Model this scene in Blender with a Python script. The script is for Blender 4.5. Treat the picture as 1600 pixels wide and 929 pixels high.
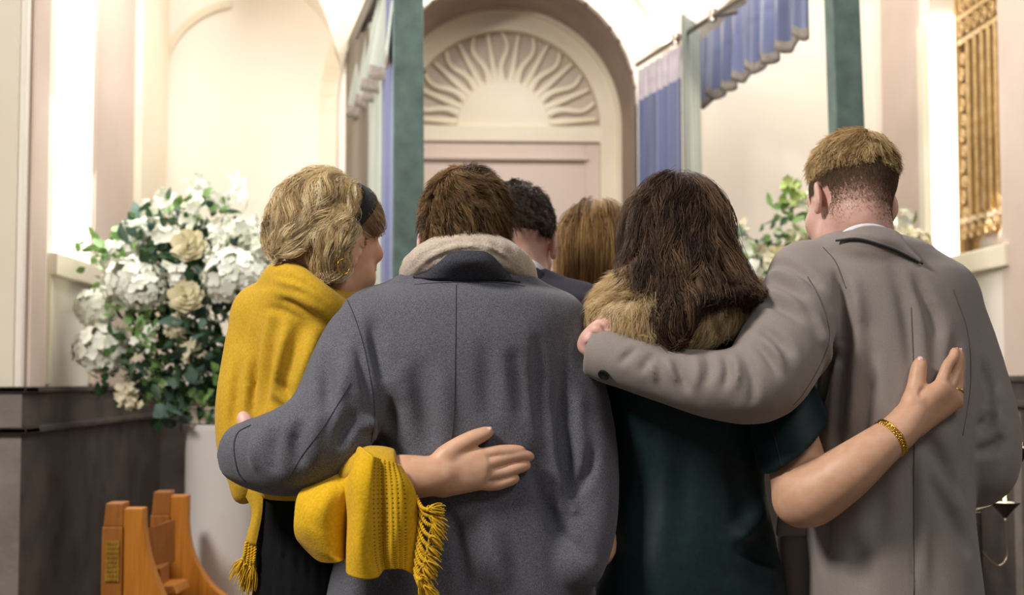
import bpy, bmesh, math, random
import numpy as np
from mathutils import Vector, Matrix
from mathutils.bvhtree import BVHTree
for _o in list(bpy.data.objects): bpy.data.objects.remove(_o)
SC = bpy.context.scene; COL = SC.collection
rng = np.random.default_rng(7); random.seed(7)
# ---------------------------------------------------------------- camera
W, H, FPX = 1600, 929, 2222.0
YAW, PITCH = math.radians(3.04), math.radians(3.38)
CAM = np.array([0.0, 0.0, 1.30])
Fw = np.array([math.sin(YAW)*math.cos(PITCH), math.cos(YAW)*math.cos(PITCH), math.sin(PITCH)])
Rt = np.array([math.cos(YAW), -math.sin(YAW), 0.0])
Up = np.cross(Rt, Fw)
cd = bpy.data.cameras.new('camera'); cam = bpy.data.objects.new('camera', cd); COL.objects.link(cam)
cd.sensor_width = 36; cd.lens = FPX/W*36; cd.clip_start = .05
cam.location = CAM
cam.rotation_euler = Matrix(((Rt[0], Up[0], -Fw[0]), (Rt[1], Up[1], -Fw[1]), (Rt[2], Up[2], -Fw[2]))).to_euler()
cd.dof.use_dof = True; cd.dof.focus_distance = 2.34; cd.dof.aperture_fstop = 4.4
SC.camera = cam
# ---------------------------------------------------------------- light and exposure
SC.view_settings.view_transform = 'Standard'; SC.view_settings.look = 'None'
SC.view_settings.gamma = 1; SC.view_settings.use_curve_mapping = False
SC.view_settings.exposure = 0.08
SC.cycles.use_denoising = True
SC.cycles.max_bounces = 6; SC.cycles.diffuse_bounces = 4; SC.cycles.glossy_bounces = 2
SC.cycles.sample_clamp_indirect = 5
wd = bpy.data.worlds.new('world'); SC.world = wd; wd.use_nodes = True
wd.node_tree.nodes['Background'].inputs[0].default_value = (1.0, .97, .93, 1)
wd.node_tree.nodes['Background'].inputs[1].default_value = .13
def area(name, loc, target, sx, sy, power, color):
    l = bpy.data.lights.new(name, 'AREA'); l.shape = 'RECTANGLE'; l.size = sx; l.size_y = sy
    l.energy = power; l.color = color
    o = bpy.data.objects.new(name, l); COL.objects.link(o); o.location = loc
    o.rotation_euler = (Vector(target)-Vector(loc)).to_track_quat('-Z', 'Y').to_euler()
    return o
area('hall_ceiling_lamp', (-1.9, 1.1, 3.3), (0.1, 2.5, 1.1), .6, .6, 105, (1, .96, .91))
area('hall_far_fill', (1.6, 0.4, 3.6), (0.2, 2.5, 1.1), 1.0, .8, 26, (1, .96, .92))  # unseen soft fill added to lift the backs
area('chapel_top_fill', (0.4, 4.7, 3.6), (0.4, 5.6, 0.6), 2.4, 1.4, 86, (1, .955, .89))  # unseen overhead light added to brighten the chapel walls
area('side_bay_fill', (-.98, 4.9, 3.0), (-.95, 6.3, 1.8), .5, .5, 3.0, (1, .95, .88)).data.spread = 1.7  # unseen fill added to brighten the left bay of the back wall
area('left_window_light', (-1.12, 4.75, 2.25), (0.6, 4.4, 1.2), .45, 1.0, 13, (1, .98, .95))
area('right_window_light', (1.90, 5.3, 2.25), (0.2, 4.6, 1.2), .4, .9, 10, (1, .96, .9))
# ---------------------------------------------------------------- pixel <-> world
def ray(u, v):
    return Fw + Rt*((u-800)/FPX) + Up*((H/2-v)/FPX)
def P(u, v, Y):
    d = ray(u, v); return CAM + d*(Y/d[1])
def px(n, Y): return n*Y/FPX
# ---------------------------------------------------------------- scene graph helpers
def tag(o, label=None, cat=None, group=None, kind=None):
    if label: o['label'] = label
    if cat: o['category'] = cat
    if group: o['group'] = group
    if kind: o['kind'] = kind
    return o
def thing(name, label, cat, loc=(0, 0, 0), group=None):
    o = bpy.data.objects.new(name, None); COL.objects.link(o); o.location = loc; o.empty_display_size = .1
    return tag(o, label, cat, group)
def sheet(name, rows, m, parent, nu=40, nv=12, thick=.003, label=None):
    '''cloth patch through a grid of points: rows of columns'''
    g = np.array([catmull(r, nu) for r in rows]); V = np.stack([catmull(g[:, i], nv) for i in range(nu)], 1).reshape(-1, 3)
    idx = np.arange(nu*nv).reshape(nv, nu); q = np.stack([idx[:-1, :-1], idx[:-1, 1:], idx[1:, 1:], idx[1:, :-1]], -1).reshape(-1, 4)
    uv = np.stack(np.meshgrid(np.linspace(0, 1, nu), np.linspace(0, 1, nv)), -1).reshape(-1, 2)
    o = link(name, mesh_np(name, V, q, uv=uv), m, parent, label); md = o.modifiers.new('thickness', 'SOLIDIFY'); md.thickness = thick; md.offset = 0
    return o
def link(name, me, m=None, parent=None, label=None):
    o = bpy.data.objects.new(name, me); COL.objects.link(o)
    if m is not None: me.materials.append(m)
    if parent is not None:
        o.parent = parent
        if parent.parent is None and parent.type == 'EMPTY': o.location = -Vector(parent.location)
    if label: o['label'] = label
    return o
def mesh_np(name, V, Fq, smooth=True, uv=None, col=None):
    """V (n,3); Fq (m,4) or (m,3) int"""
    me = bpy.data.meshes.new(name); V = np.asarray(V, np.float32); Fq = np.asarray(Fq, np.int32)
    k = Fq.shape[1]; n = len(Fq)
    me.vertices.add(len(V)); me.vertices.foreach_set('co', V.ravel())
    me.loops.add(n*k); me.loops.foreach_set('vertex_index', Fq.ravel())
    me.polygons.add(n); me.polygons.foreach_set('loop_start', np.arange(n, dtype=np.int32)*k)
    me.polygons.foreach_set('loop_total', np.full(n, k, np.int32))
    me.polygons.foreach_set('use_smooth', np.full(n, smooth, bool))
    if uv is not None:
        l = me.uv_layers.new(name='UVMap'); l.data.foreach_set('uv', np.asarray(uv, np.float32)[Fq.ravel()].ravel())
    me.update(calc_edges=True)
    if col is not None:
        a = me.color_attributes.new('Col', 'FLOAT_COLOR', 'POINT')
        c = np.ones((len(V), 4), np.float32); c[:, :3] = col; a.data.foreach_set('color', c.ravel())
    return me
class MB:
    """collects polygons of any size for one mesh"""
    def __init__(s): s.v = []; s.f = []
    def add(s, v, f):
        b = len(s.v); s.v += [tuple(float(c) for c in x) for x in v]; s.f += [tuple(i+b for i in q) for q in f]; return s
    def box(s, lo, hi):
        x0, y0, z0 = lo; x1, y1, z1 = hi
        return s.add([(x0,y0,z0),(x1,y0,z0),(x1,y1,z0),(x0,y1,z0),(x0,y0,z1),(x1,y0,z1),(x1,y1,z1),(x0,y1,z1)],
              [(0,3,2,1),(4,5,6,7),(0,1,5,4),(1,2,6,5),(2,3,7,6),(3,0,4,7)])
    def hexa(s, a, b, c, d, ext):
        """prism: quad a,b,c,d pushed by ext"""
        q = [np.array(x, float) for x in (a, b, c, d)]; e = np.array(ext, float)
        return s.add(q+[x+e for x in q], [(0,1,2,3),(7,6,5,4),(0,4,5,1),(1,5,6,2),(2,6,7,3),(3,7,4,0)])
    def prism(s, poly, ext):
        n = len(poly); e = np.array(ext, float); q = [np.array(x, float) for x in poly]
        return s.add(q+[x+e for x in q], [tuple(range(n)), tuple(range(2*n-1, n-1, -1))]+[(i, i+n, (i+1) % n+n, (i+1) % n) for i in range(n)])
    def tube(s, pts, r, seg=8, cap=True, flat=1.0):
        pts = np.asarray(pts, float); n = len(pts); r = np.broadcast_to(np.asarray(r, float), (n,))
        T = np.gradient(pts, axis=0); T /= np.linalg.norm(T, axis=1)[:, None]+1e-12
        up = np.array([0, 0, 1.0]) if abs(T[0][2]) < .9 else np.array([1.0, 0, 0])
        nrm = np.cross(T[0], up); nrm /= np.linalg.norm(nrm); V = []
        for i in range(n):
            nrm = nrm-T[i]*np.dot(nrm, T[i]); nrm /= np.linalg.norm(nrm)+1e-12; b = np.cross(T[i], nrm)
            for k in range(seg):
                a = 2*math.pi*k/seg; V.append(pts[i]+r[i]*(math.cos(a)*nrm+math.sin(a)*b*flat))
        Fs = [(i*seg+k, i*seg+(k+1) % seg, (i+1)*seg+(k+1) % seg, (i+1)*seg+k) for i in range(n-1) for k in range(seg)]
        if cap: Fs += [tuple(range(seg-1, -1, -1)), tuple((n-1)*seg+k for k in range(seg))]
        return s.add(V, Fs)
    def lathe(s, prof, c=(0, 0, 0), seg=32):
        c = np.array(c, float); n = len(prof); V = []
        for (r, z) in prof:
            for k in range(seg):
                a = 2*math.pi*k/seg; V.append(c+np.array([r*math.cos(a), r*math.sin(a), z]))
        Fs = [(i*seg+k, i*seg+(k+1) % seg, (i+1)*seg+(k+1) % seg, (i+1)*seg+k) for i in range(n-1) for k in range(seg)]
        Fs += [tuple(range(seg-1, -1, -1)), tuple((n-1)*seg+k for k in range(seg))]
        return s.add(V, Fs)
    def build(s, name, m, parent=None, label=None, smooth=False, bevel=0, kind=None):
        me = bpy.data.meshes.new(name); me.from_pydata(s.v, [], s.f); me.update()
        bm = bmesh.new(); bm.from_mesh(me); bmesh.ops.recalc_face_normals(bm, faces=bm.faces)
        if bevel: bmesh.ops.bevel(bm, geom=[e for e in bm.edges if len(e.link_faces) == 2 and e.calc_face_angle(0) > .6], offset=bevel, segments=2, affect='EDGES', profile=.7)
        bm.to_mesh(me); bm.free()
        if smooth:
            for p in me.polygons: p.use_smooth = True
            if smooth != 'all': me.set_sharp_from_angle(angle=math.radians(40))
        o = link(name, me, m, parent, label)
        if kind: o['kind'] = kind
        return o
def catmull(pts, n):
    """resample a polyline of k-dim points into n points"""
    p = np.asarray(pts, float); m = len(p)
    if m == 2: t = np.linspace(0, 1, n)[:, None]; return p[0]*(1-t)+p[1]*t
    q = np.vstack([2*p[0]-p[1], p, 2*p[-1]-p[-2]]); out = []
    for x in np.linspace(0, m-1-1e-9, n):
        i = int(x); t = x-i; a, b, c, d = q[i:i+4]
        out.append(.5*((2*b)+(-a+c)*t+(2*a-5*b+4*c-d)*t*t+(-a+3*b-3*c+d)*t**3))
    return np.array(out)
# ---------------------------------------------------------------- materials
def lin(c):
    c = np.array(c, float)/255; return np.where(c <= .04045, c/12.92, ((c+.055)/1.055)**2.4)
def rgba(c): l = lin(c); return (l[0], l[1], l[2], 1)
def mat(name, c, rough=.7, c2=None, scale=40, lo=.35, hi=.65, bump=0, bscale=None, bdist=.002, sheen=0, sss=0, metal=0, spec=.5, attr=False, emit=None, estr=0, stretch=None, detail=4, coat=0, trans=0):
    m = bpy.data.materials.new(name); m.use_nodes = True; nt = m.node_tree; N = nt.nodes; L = nt.links
    b = N['Principled BSDF']; b.inputs['Base Color'].default_value = rgba(c); b.inputs['Roughness'].default_value = rough
    b.inputs['Metallic'].default_value = metal; b.inputs['Specular IOR Level'].default_value = spec
    if sheen:
        b.inputs['Sheen Weight'].default_value = sheen; b.inputs['Sheen Roughness'].default_value = .5
    if sss:
        b.inputs['Subsurface Weight'].default_value = sss; b.inputs['Subsurface Radius'].default_value = (1, .35, .2); b.inputs['Subsurface Scale'].default_value = .006
    if coat: b.inputs['Coat Weight'].default_value = coat
    if trans: b.inputs['Transmission Weight'].default_value = trans
    tc = N.new('ShaderNodeTexCoord'); vec = tc.outputs['Object']
    if stretch is not None:
        mp = N.new('ShaderNodeMapping'); mp.inputs['Scale'].default_value = stretch; L.new(vec, mp.inputs['Vector']); vec = mp.outputs['Vector']
    if attr:
        at = N.new('ShaderNodeAttribute'); at.attribute_name = 'Col'; L.new(at.outputs['Color'], b.inputs['Base Color'])
    elif c2 is not None:
        nz = N.new('ShaderNodeTexNoise'); nz.inputs['Scale'].default_value = scale; nz.inputs['Detail'].default_value = detail; L.new(vec, nz.inputs['Vector'])
        cr = N.new('ShaderNodeValToRGB'); e = cr.color_ramp.elements; e[0].position = lo; e[0].color = rgba(c); e[1].position = hi; e[1].color = rgba(c2)
        L.new(nz.outputs['Fac'], cr.inputs['Fac']); L.new(cr.outputs['Color'], b.inputs['Base Color'])
    if bump:
        nb = N.new('ShaderNodeTexNoise'); nb.inputs['Scale'].default_value = bscale or scale; nb.inputs['Detail'].default_value = 3; L.new(vec, nb.inputs['Vector'])
        bp = N.new('ShaderNodeBump'); bp.inputs['Strength'].default_value = bump; bp.inputs['Distance'].default_value = bdist
        L.new(nb.outputs['Fac'], bp.inputs['Height']); L.new(bp.outputs['Normal'], b.inputs['Normal'])
    if emit is not None:
        b.inputs['Emission Color'].default_value = rgba(emit); b.inputs['Emission Strength'].default_value = estr
    return m
# ---------------------------------------------------------------- signed distance modelling
f4 = np.float32
def smin(a, b, k):
    if k <= 0: return np.minimum(a, b)
    h = np.maximum(k-np.abs(a-b), 0)/k; return np.minimum(a, b)-h*h*k*.25
def A3(x): return np.asarray(x, f4)
def segd(p, a, b):
    ab = b-a; pa = p-a; t = np.clip((pa@ab)/(ab@ab+1e-12), 0, 1); q = pa-t[:, None]*ab
    return np.sqrt((q*q).sum(1)), t
def cone(a, b, ra, rb):
    a, b = A3(a), A3(b)
    def f(p):
        d, t = segd(p, a, b); return d-(ra+(rb-ra)*t)
    return f
def chain(pts, k=.012, n=None):
    """smooth tube through (x,y,z,r) points"""
    q = catmull(pts, n) if n else np.asarray(pts, float); q = q.astype(f4)
    def f(p):
        d = None
        for i in range(len(q)-1):
            s, t = segd(p, q[i, :3], q[i+1, :3]); s = s-(q[i, 3]+(q[i+1, 3]-q[i, 3])*t)
            d = s if d is None else smin(d, s, k)
        return d
    return f
def ell(c, r, R=None):
    c, r = A3(c), A3(r); R = None if R is None else A3(R)
    def f(p):
        q = p-c
        if R is not None: q = q@R
        k0 = np.sqrt(((q/r)**2).sum(1)); k1 = np.sqrt(((q/(r*r))**2).sum(1))+1e-9
        return k0*(k0-1)/k1
    return f
def plane(pt, n):
    pt, n = A3(pt), A3(n)/np.linalg.norm(n)
    return lambda p: (p-pt)@n
def loft(rows, e=2.4, cap=.03, n=60):
    """rows (v,uL,uR,Yc,ry): stacked super-ellipses, edges given where the body's outline stands"""
    Q = []
    for (v, ul, ur, Y, ry) in rows:
        a, b = P(ul, v, Y), P(ur, v, Y); Q.append(((a[2]+b[2])/2, (a[0]+b[0])/2, Y, (b[0]-a[0])/2, ry))
    Q = np.array(Q); Q = Q[np.argsort(Q[:, 0])]; Q = catmull(Q, n).astype(f4)
    def f(p):
        z = p[:, 2]; cx, cy, rx, ry = [np.interp(z, Q[:, 0], Q[:, i]).astype(f4) for i in (1, 2, 3, 4)]
        x = np.abs(p[:, 0]-cx)/rx+1e-6; y = np.abs(p[:, 1]-cy)/ry+1e-6
        s = x**e+y**e; k0 = s**(1/e); g = s**(1/e-1)
        gr = g*np.sqrt((x**(e-1)/rx)**2+(y**(e-1)/ry)**2)+1e-6
        d = (k0-1)/gr; d = np.where(k0 < .6, (k0-1)*np.minimum(rx, ry), d)
        c = np.maximum(z-Q[-1, 0], Q[0, 0]-z)
        return -smin(-d, -c, cap)
    return f
FG_ = 2.2
class SDF:
    def __init__(s): s.p = []; s.folds = []; s.shift = 0.0
    def add(s, f, k=.02): s.p.append((f, 'u', k)); return s
    def sub(s, f, k=.005): s.p.append((f, 's', k)); return s
    def cut(s, f, k=.004): s.p.append((f, 'i', k)); return s
    def base(s, p, idx=None):
        d = None
        for i, (f, op, k) in enumerate(s.p):
            if idx is not None and not idx[i]: continue
            x = f(p)
            if op == 'u': d = x if d is None else smin(d, x, k)
            elif d is None: continue
            elif op == 's': d = -smin(-d, x, k)
            else: d = -smin(-d, -x, k)
        return d if d is not None else np.full(len(p), 9, f4)
    def ev(s, p, idx=None, fidx=None):
        p = np.asarray(p, f4); d = s.base(p, idx)-s.shift
        for i, (q, amp, w, nv) in enumerate(s.folds):
            if fidx is not None and not fidx[i]: continue
            m = None
            for j in range(len(q)-1):
                a, b = q[j, :3], q[j+1, :3]; ab = b-a; pa = p-a; t = np.clip((pa@ab)/(ab@ab+1e-12), 0, 1); r = pa-t[:, None]*ab
                h = r@nv[j]; x = np.maximum((r*r).sum(1)-h*h, 0)/(w*w)
                T = (j+t)/(len(q)-1); env = np.clip(np.sin(np.pi*np.clip(T*.94+.03, 0, 1)), 0, 1)**.8
                g = env*np.exp(-x)*np.exp(-(h/.045)**2); m = g if m is None else np.where(g > m, g, m)
            # a groove pushes the cloth beside it up a little
            d = d+amp*(m-.55*m**.35*(1-m)*(m > 1e-4))
        return d
    def trace(s, uv, base=True):
        uv = np.asarray(uv, float); D = np.array([ray(*x) for x in uv]); D /= np.linalg.norm(D, axis=1)[:, None]
        t = np.full(len(uv), 1.6)
        for _ in range(90):
            d = s.base((CAM+D*t[:, None]).astype(f4)) if base else s.ev((CAM+D*t[:, None]).astype(f4))
            t += np.clip(d, -.05, .15)*.8
        return CAM+D*t[:, None]
    def fold(s, uv, amp=.006, w=.014):
        w = w*(.95 if w >= .0115 else .85)
        """a crease (amp > 0) or ridge (amp < 0) along a line lying on the surface"""
        q = s.trace(uv); q = q[q[:, 1] < 4]
        if len(q) >= 2:
            q = catmull(q, max(4, 2*len(q))).astype(f4); mid = (q[1:]+q[:-1])/2; e = .004
            g = np.stack([s.base(mid+A3(v)*e)-s.base(mid-A3(v)*e) for v in np.eye(3)], 1)
            amp = math.copysign(min(abs(amp*FG_), (1.0 if w >= .0105 else .72)*w), amp); s.folds.append((q, amp, w, g/(np.linalg.norm(g, axis=1)[:, None]+1e-9)))
        return s
    def grad(s, p, e=.002):
        p = np.asarray(p, f4); g = np.stack([s.ev(p+A3(v)*e)-s.ev(p-A3(v)*e) for v in np.eye(3)], 1)
        return g/(np.linalg.norm(g, axis=1)[:, None]+1e-9)
    def on(s, u, v, off):
        q = s.trace([(u, v)])[0]; n = s.grad(q[None])[0]; return q+n*off
CORN = np.array([(i, j, k) for i in (0, 1) for j in (0, 1) for k in (0, 1)])
EDG = [(a, b) for a in range(8) for b in range(a+1, 8) if np.abs(CORN[a]-CORN[b]).sum() == 1]
def sdf_np(S, lo, hi, h, smooth=1):
    """surface nets over the blocks of space the surface passes through"""
    B = 16; lo = np.asarray(lo, float); nb = np.ceil((np.asarray(hi)-lo)/(h*B)).astype(int); R = .866*B*h
    g = np.stack(np.meshgrid(*[np.arange(n) for n in nb], indexing='ij'), -1).reshape(-1, 3)
    cen = (lo+(g+.5)*B*h).astype(f4)
    dc = np.stack([f(cen) for f, _, _ in S.p], 1); ops = [o for _, o, _ in S.p]; ks = np.array([k for *_, k in S.p])
    d0 = S.ev(cen); keep = np.abs(d0) < R*1.35+.03
    U = np.array([o == 'u' for o in ops])
    mn = np.where(U, dc, 9).min(1)
    fb = [(q[:, :3].mean(0), np.linalg.norm(q[:, :3]-q[:, :3].mean(0), axis=1).max()+3.5*w) for q, a, w, _ in S.folds]
    ax = np.arange(B+1); off = np.stack(np.meshgrid(ax, ax, ax, indexing='ij'), -1).reshape(-1, 3)
    N = nb*B+2; key = lambda c: (c[:, 0]*N[1]+c[:, 1])*N[2]+c[:, 2]
    KV, PV, Q = [], [], []
    for b in np.nonzero(keep)[0]:
        idx = [bool((dc[b, i] < mn[b]+2.4*R+ks[i]) if ops[i] == 'u' else (dc[b, i] < 1.5*R+ks[i] if ops[i] == 's' else True)) for i in range(len(ops))]
        fi = [np.linalg.norm(cen[b]-c) < r+R for c, r in fb]
        gc = g[b]*B+off; val = S.ev((lo+gc*h), idx, fi).reshape(B+1, B+1, B+1)
        ins = val < 0
        if ins.all() or not ins.any(): continue
        cnt = sum(ins[i:i+B, j:j+B, k:k+B].astype(np.int8) for i, j, k in CORN)
        c = np.argwhere((cnt > 0) & (cnt < 8))
        cv = np.stack([val[c[:, 0]+i, c[:, 1]+j, c[:, 2]+k] for i, j, k in CORN], 1)
        acc = np.zeros((len(c), 3)); n = np.zeros(len(c))
        for a, e in EDG:
            x = (cv[:, a] < 0) != (cv[:, e] < 0); t = np.where(x, cv[:, a]/np.where(x, cv[:, a]-cv[:, e], 1), 0)
            acc += x[:, None]*(CORN[a]+t[:, None]*(CORN[e]-CORN[a])); n += x
        KV.append(key(c+g[b]*B)); PV.append(lo+(c+g[b]*B+acc/n[:, None])*h)
        for axn in range(3):
            o1, o2 = [(1, 2), (2, 0), (0, 1)][axn]; e = np.eye(3, dtype=int)
            s0 = ins[:B, :B, :B]; s1 = ins[tuple(slice(1, B+1) if i == axn else slice(0, B) for i in range(3))]
            m = np.argwhere(s0 != s1)
            if not len(m): continue
            flip = s0[m[:, 0], m[:, 1], m[:, 2]]; m = m+g[b]*B
            q = np.stack([key(m-e[o1]-e[o2]), key(m-e[o2]), key(m), key(m-e[o1])], 1)
            q[~flip] = q[~flip][:, ::-1]; Q.append(q)
    KV = np.concatenate(KV); PV = np.concatenate(PV); Q = np.concatenate(Q)
    o = np.argsort(KV); KV = KV[o]; PV = PV[o]
    ix = np.searchsorted(KV, Q.ravel()).clip(0, len(KV)-1); ok = (KV[ix] == Q.ravel()).reshape(-1, 4).all(1)
    Fq = ix.reshape(-1, 4)[ok]
    for _ in range(smooth):
        a = np.concatenate([Fq[:, i] for i in range(4)]*2); bb = np.concatenate([Fq[:, (i+1) % 4] for i in range(4)]+[Fq[:, (i+3) % 4] for i in range(4)])
        n = np.bincount(a, minlength=len(PV))+1e-9
        av = np.stack([np.bincount(a, PV[bb, i], len(PV)) for i in range(3)], 1)/n[:, None]
        PV = np.where(n[:, None] > .5, PV*.5+av*.5, PV)
    return PV, Fq
def bounds(*pts, pad=.1):
    q = np.array([p[:3] for p in pts], float); return q.min(0)-pad, q.max(0)+pad
def sdf_obj(name, chunks, m, parent, label=None, smooth=1):
    """chunks: (SDF, lo, hi, h) meshed and joined into one mesh"""
    V, Fs, b = [], [], 0
    for S, lo, hi, h in chunks:
        v, f = sdf_np(S, lo, hi, h, smooth); V.append(v); Fs.append(f+b); b += len(v)
    return link(name, mesh_np(name, np.concatenate(V), np.concatenate(Fs)), m, parent, label)
def rotm(yaw=0, pitch=0, roll=0):
    """yaw > 0 turns the face to the left, pitch > 0 bows it, roll > 0 tips the crown to the right"""
    return np.array(Matrix.Rotation(math.radians(yaw), 3, 'Z') @ Matrix.Rotation(math.radians(-pitch), 3, 'X') @ Matrix.Rotation(math.radians(roll), 3, 'Y'))
# ---------------------------------------------------------------- hair
def strands_mesh(name, pts, rad, col, seg=3):
    """pts (N,M,3), rad (N,M), col (N,M,3): thin tapering fibres"""
    N, M, _ = pts.shape; T = np.gradient(pts, axis=1); T /= np.linalg.norm(T, axis=2, keepdims=True)+1e-9
    ref = np.where(np.abs(T[..., 2:3]) < .8, np.array([0, 0, 1.]), np.array([1., 0, 0]))
    a = np.cross(T, ref); a /= np.linalg.norm(a, axis=2, keepdims=True)+1e-9; b = np.cross(T, a)
    an = [2*math.pi*k/seg for k in range(seg)]
    V = np.stack([pts+rad[..., None]*(math.cos(x)*a+math.sin(x)*b) for x in an], 2).reshape(-1, 3)
    i = np.arange(N)[:, None, None]*M*seg; j = np.arange(M-1)[None, :, None]*seg; k = np.arange(seg)[None, None, :]; k2 = (k+1) % seg
    Fq = np.stack([i+j+k, i+j+k2, i+j+seg+k2, i+j+seg+k], -1).reshape(-1, 4)
    return V, Fq, np.repeat(col[:, :, None, :], seg, 2).reshape(-1, 3)
def roots_on(S, c, r, n, pred=None, seed=1):
    g = np.random.default_rng(seed); out = np.zeros((0, 3))
    while len(out) < n:
        p = np.asarray(c)+g.uniform(-1, 1, (n*3, 3))*np.asarray(r)
        d = S.ev(p); p = p[np.abs(d) < .03]
        for _ in range(5): p = p-S.grad(p)*S.ev(p)[:, None]
        p = p[np.abs(S.ev(p)) < .002]
        if pred is not None: p = p[pred(p)]
        out = np.concatenate([out, p])
    return out[:n]
def march(S, roots, dirfn, length, M, lift, seed=2, wob=.3, coh=0, wl=.06):
    g = np.random.default_rng(seed); N = len(roots); p = roots.copy(); out = [p.copy()]; st = length/(M-1)
    wv = g.normal(0, wob, (N, 3)); kk = g.normal(0, 1, (3, 3, 3))*6.28/wl/1.7; fi = g.uniform(0, 6.28, (3, 3))
    for i in range(1, M):
        t = i/(M-1); n = S.grad(p); d = dirfn(p, t)+wv*(.4+.6*math.sin(3*t+1))
        if coh: d = d+coh*np.stack([sum(np.sin(p@kk[a, b]+fi[a, b]) for b in range(3)) for a in range(3)], 1)/1.7
        d = d-n*(d*n).sum(1)[:, None]; d /= np.linalg.norm(d, axis=1)[:, None]+1e-9
        p = p+d*st[:, None]; n = S.grad(p); p = p-n*(S.ev(p)-lift(t)*(.2+.8*length/length.max()))[:, None]
        out.append(p.copy())
    return np.stack(out, 1)
def hair(name, S, guides, kids, spread, conv, rad, cols, parent, m, core=None, curl=0, cfreq=2.2, seed=3, cshift=-.004, h=.004, lo=None, hi=None, label=None, frizz=.0015, tipdark=0):
    """fibre bundles around guide lines, over a solid core"""
    g = np.random.default_rng(seed); G, M, _ = guides.shape; t = np.linspace(0, 1, M)
    if curl:
        T = np.gradient(guides, axis=1); T /= np.linalg.norm(T, axis=2, keepdims=True)+1e-9
        b = np.cross(T, np.array([0, 1., 0])); b /= np.linalg.norm(b, axis=2, keepdims=True)+1e-9; c = np.cross(T, b)
        ph = (guides[:, 0]@(g.normal(0, 1, 3)*70))[:, None]+g.normal(0, .5, (G, 1)); fr = cfreq*g.uniform(.85, 1.15, (G, 1)); am = curl*g.uniform(.5, 1.2, (G, 1))*t**.9
        guides = guides+(am*np.sin(ph+fr*t*6.28))[..., None]*b+(am*.6*np.cos(ph+fr*t*6.28))[..., None]*c
    pts = np.repeat(guides, kids, 0); N = len(pts)
    o = g.normal(0, 1, (N, 1, 3))*spread*(1-(1-conv)*t)[None, :, None]
    fz = np.cumsum(g.normal(0, frizz, (N, M, 3)), 1)*t[None, :, None]
    pts = pts+o+fz
    r = rad*(1-.75*t**2)[None, :]*g.uniform(.6, 1.3, (N, 1)); r[:, 0] *= .7
    cl = np.array([lin(c) for c in cols]); gq = np.sin(guides[:, 0]@(g.normal(0, 1, 3)*90)+1)+np.sin(guides[:, 0]@(g.normal(0, 1, 3)*60))+g.normal(0, .9, G); gi = np.repeat((np.argsort(np.argsort(gq))*len(cl)//G).astype(int), kids); si = g.integers(0, len(cl), N)
    base = cl[gi]*.72+cl[si]*.28; base = base*g.uniform(.86, 1.14, (N, 1)); col = np.repeat(base[:, None, :], M, 1)
    V, Fq, C = strands_mesh(name, pts, r, col)
    if core is not None:
        core.shift += cshift; cv, cf = sdf_np(core, lo, hi, h); core.shift -= cshift
        cc = np.tile(cl.mean(0)*.75, (len(cv), 1)); V = np.concatenate([V, cv]); Fq = np.concatenate([Fq, cf+len(V)-len(cv)]); C = np.concatenate([C, cc])
    return link(name, mesh_np(name, V, Fq, col=C), m, parent, label)
# ================================================================ ROOM
M = {}
M['wall'] = mat('pale_plaster', (243,233,219), .85, (245,237,225), 3, bump=.15, bscale=60)
M['pink'] = mat('pink_plaster', (208,187,173), .85, (213,193,179), 4)
M['cream'] = mat('cream_plaster', (237,224,200), .8, (240,229,208), 4)
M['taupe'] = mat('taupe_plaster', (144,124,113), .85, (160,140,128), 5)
M['doorpink'] = mat('rose_paint', (216,196,184), .7, (219,200,188), 3)
M['stone'] = mat('dark_stone', (60,52,47), .75, (92,81,74), 7, .3, .7, bump=.5, bscale=30, bdist=.004, detail=8)
M['stone_light'] = mat('grey_stone', (122,112,104), .8, (142,132,122), 9, bump=.6, bscale=26, bdist=.006, detail=8)
M['floor'] = mat('stone_floor', (96,84,74), .5, (120,106,94), 6)
M['glow'] = mat('window_daylight_glow', (255,255,252), .3, emit=(255,254,250), estr=2.2)  # glowing glass; also on the right window's jamb in place of daylight
M['amber'] = mat('amber_window_glass', (96,76,44), .3, (170,132,70), 5, emit=(200,150,70), estr=.10)
M['brass'] = mat('old_brass', (208,174,120), .5, (186,148,92), 30, metal=.1)
XL, XR, YB, YD = -1.204, 1.99, 6.30, 6.90
def S_(name, mb, m, kind='structure', **k):
    o = mb.build(name, M[m] if isinstance(m, str) else m, **k); o['kind'] = kind; return o
S_('floor', MB().box((-3, -1, -.1), (3.2, 7.2, 0)), 'floor')
def arch_wall(mb, to3, a0, a1, z0, z1, o0, o1, zs, zsp, ext):
    """wall between a0..a1, z0..z1 with an arched opening o0..o1 from zs springing at zsp"""
    q = lambda a, b, c, d: mb.prism([to3(*x) for x in (a, b, c, d)], ext)
    q((a0, z0), (o0, z0), (o0, z1), (a0, z1)); q((o1, z0), (a1, z0), (a1, z1), (o1, z1))
    if zs > z0: q((o0, z0), (o1, z0), (o1, zs), (o0, zs))
    n = 24; r = (o1-o0)/2; c = (o0+o1)/2
    pr = [(c-r*math.cos(math.pi*i/n), zsp+r*math.sin(math.pi*i/n)) for i in range(n+1)]
    for i in range(n): q(pr[i], pr[i+1], (pr[i+1][0], z1), (pr[i][0], z1))
    return mb
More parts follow.
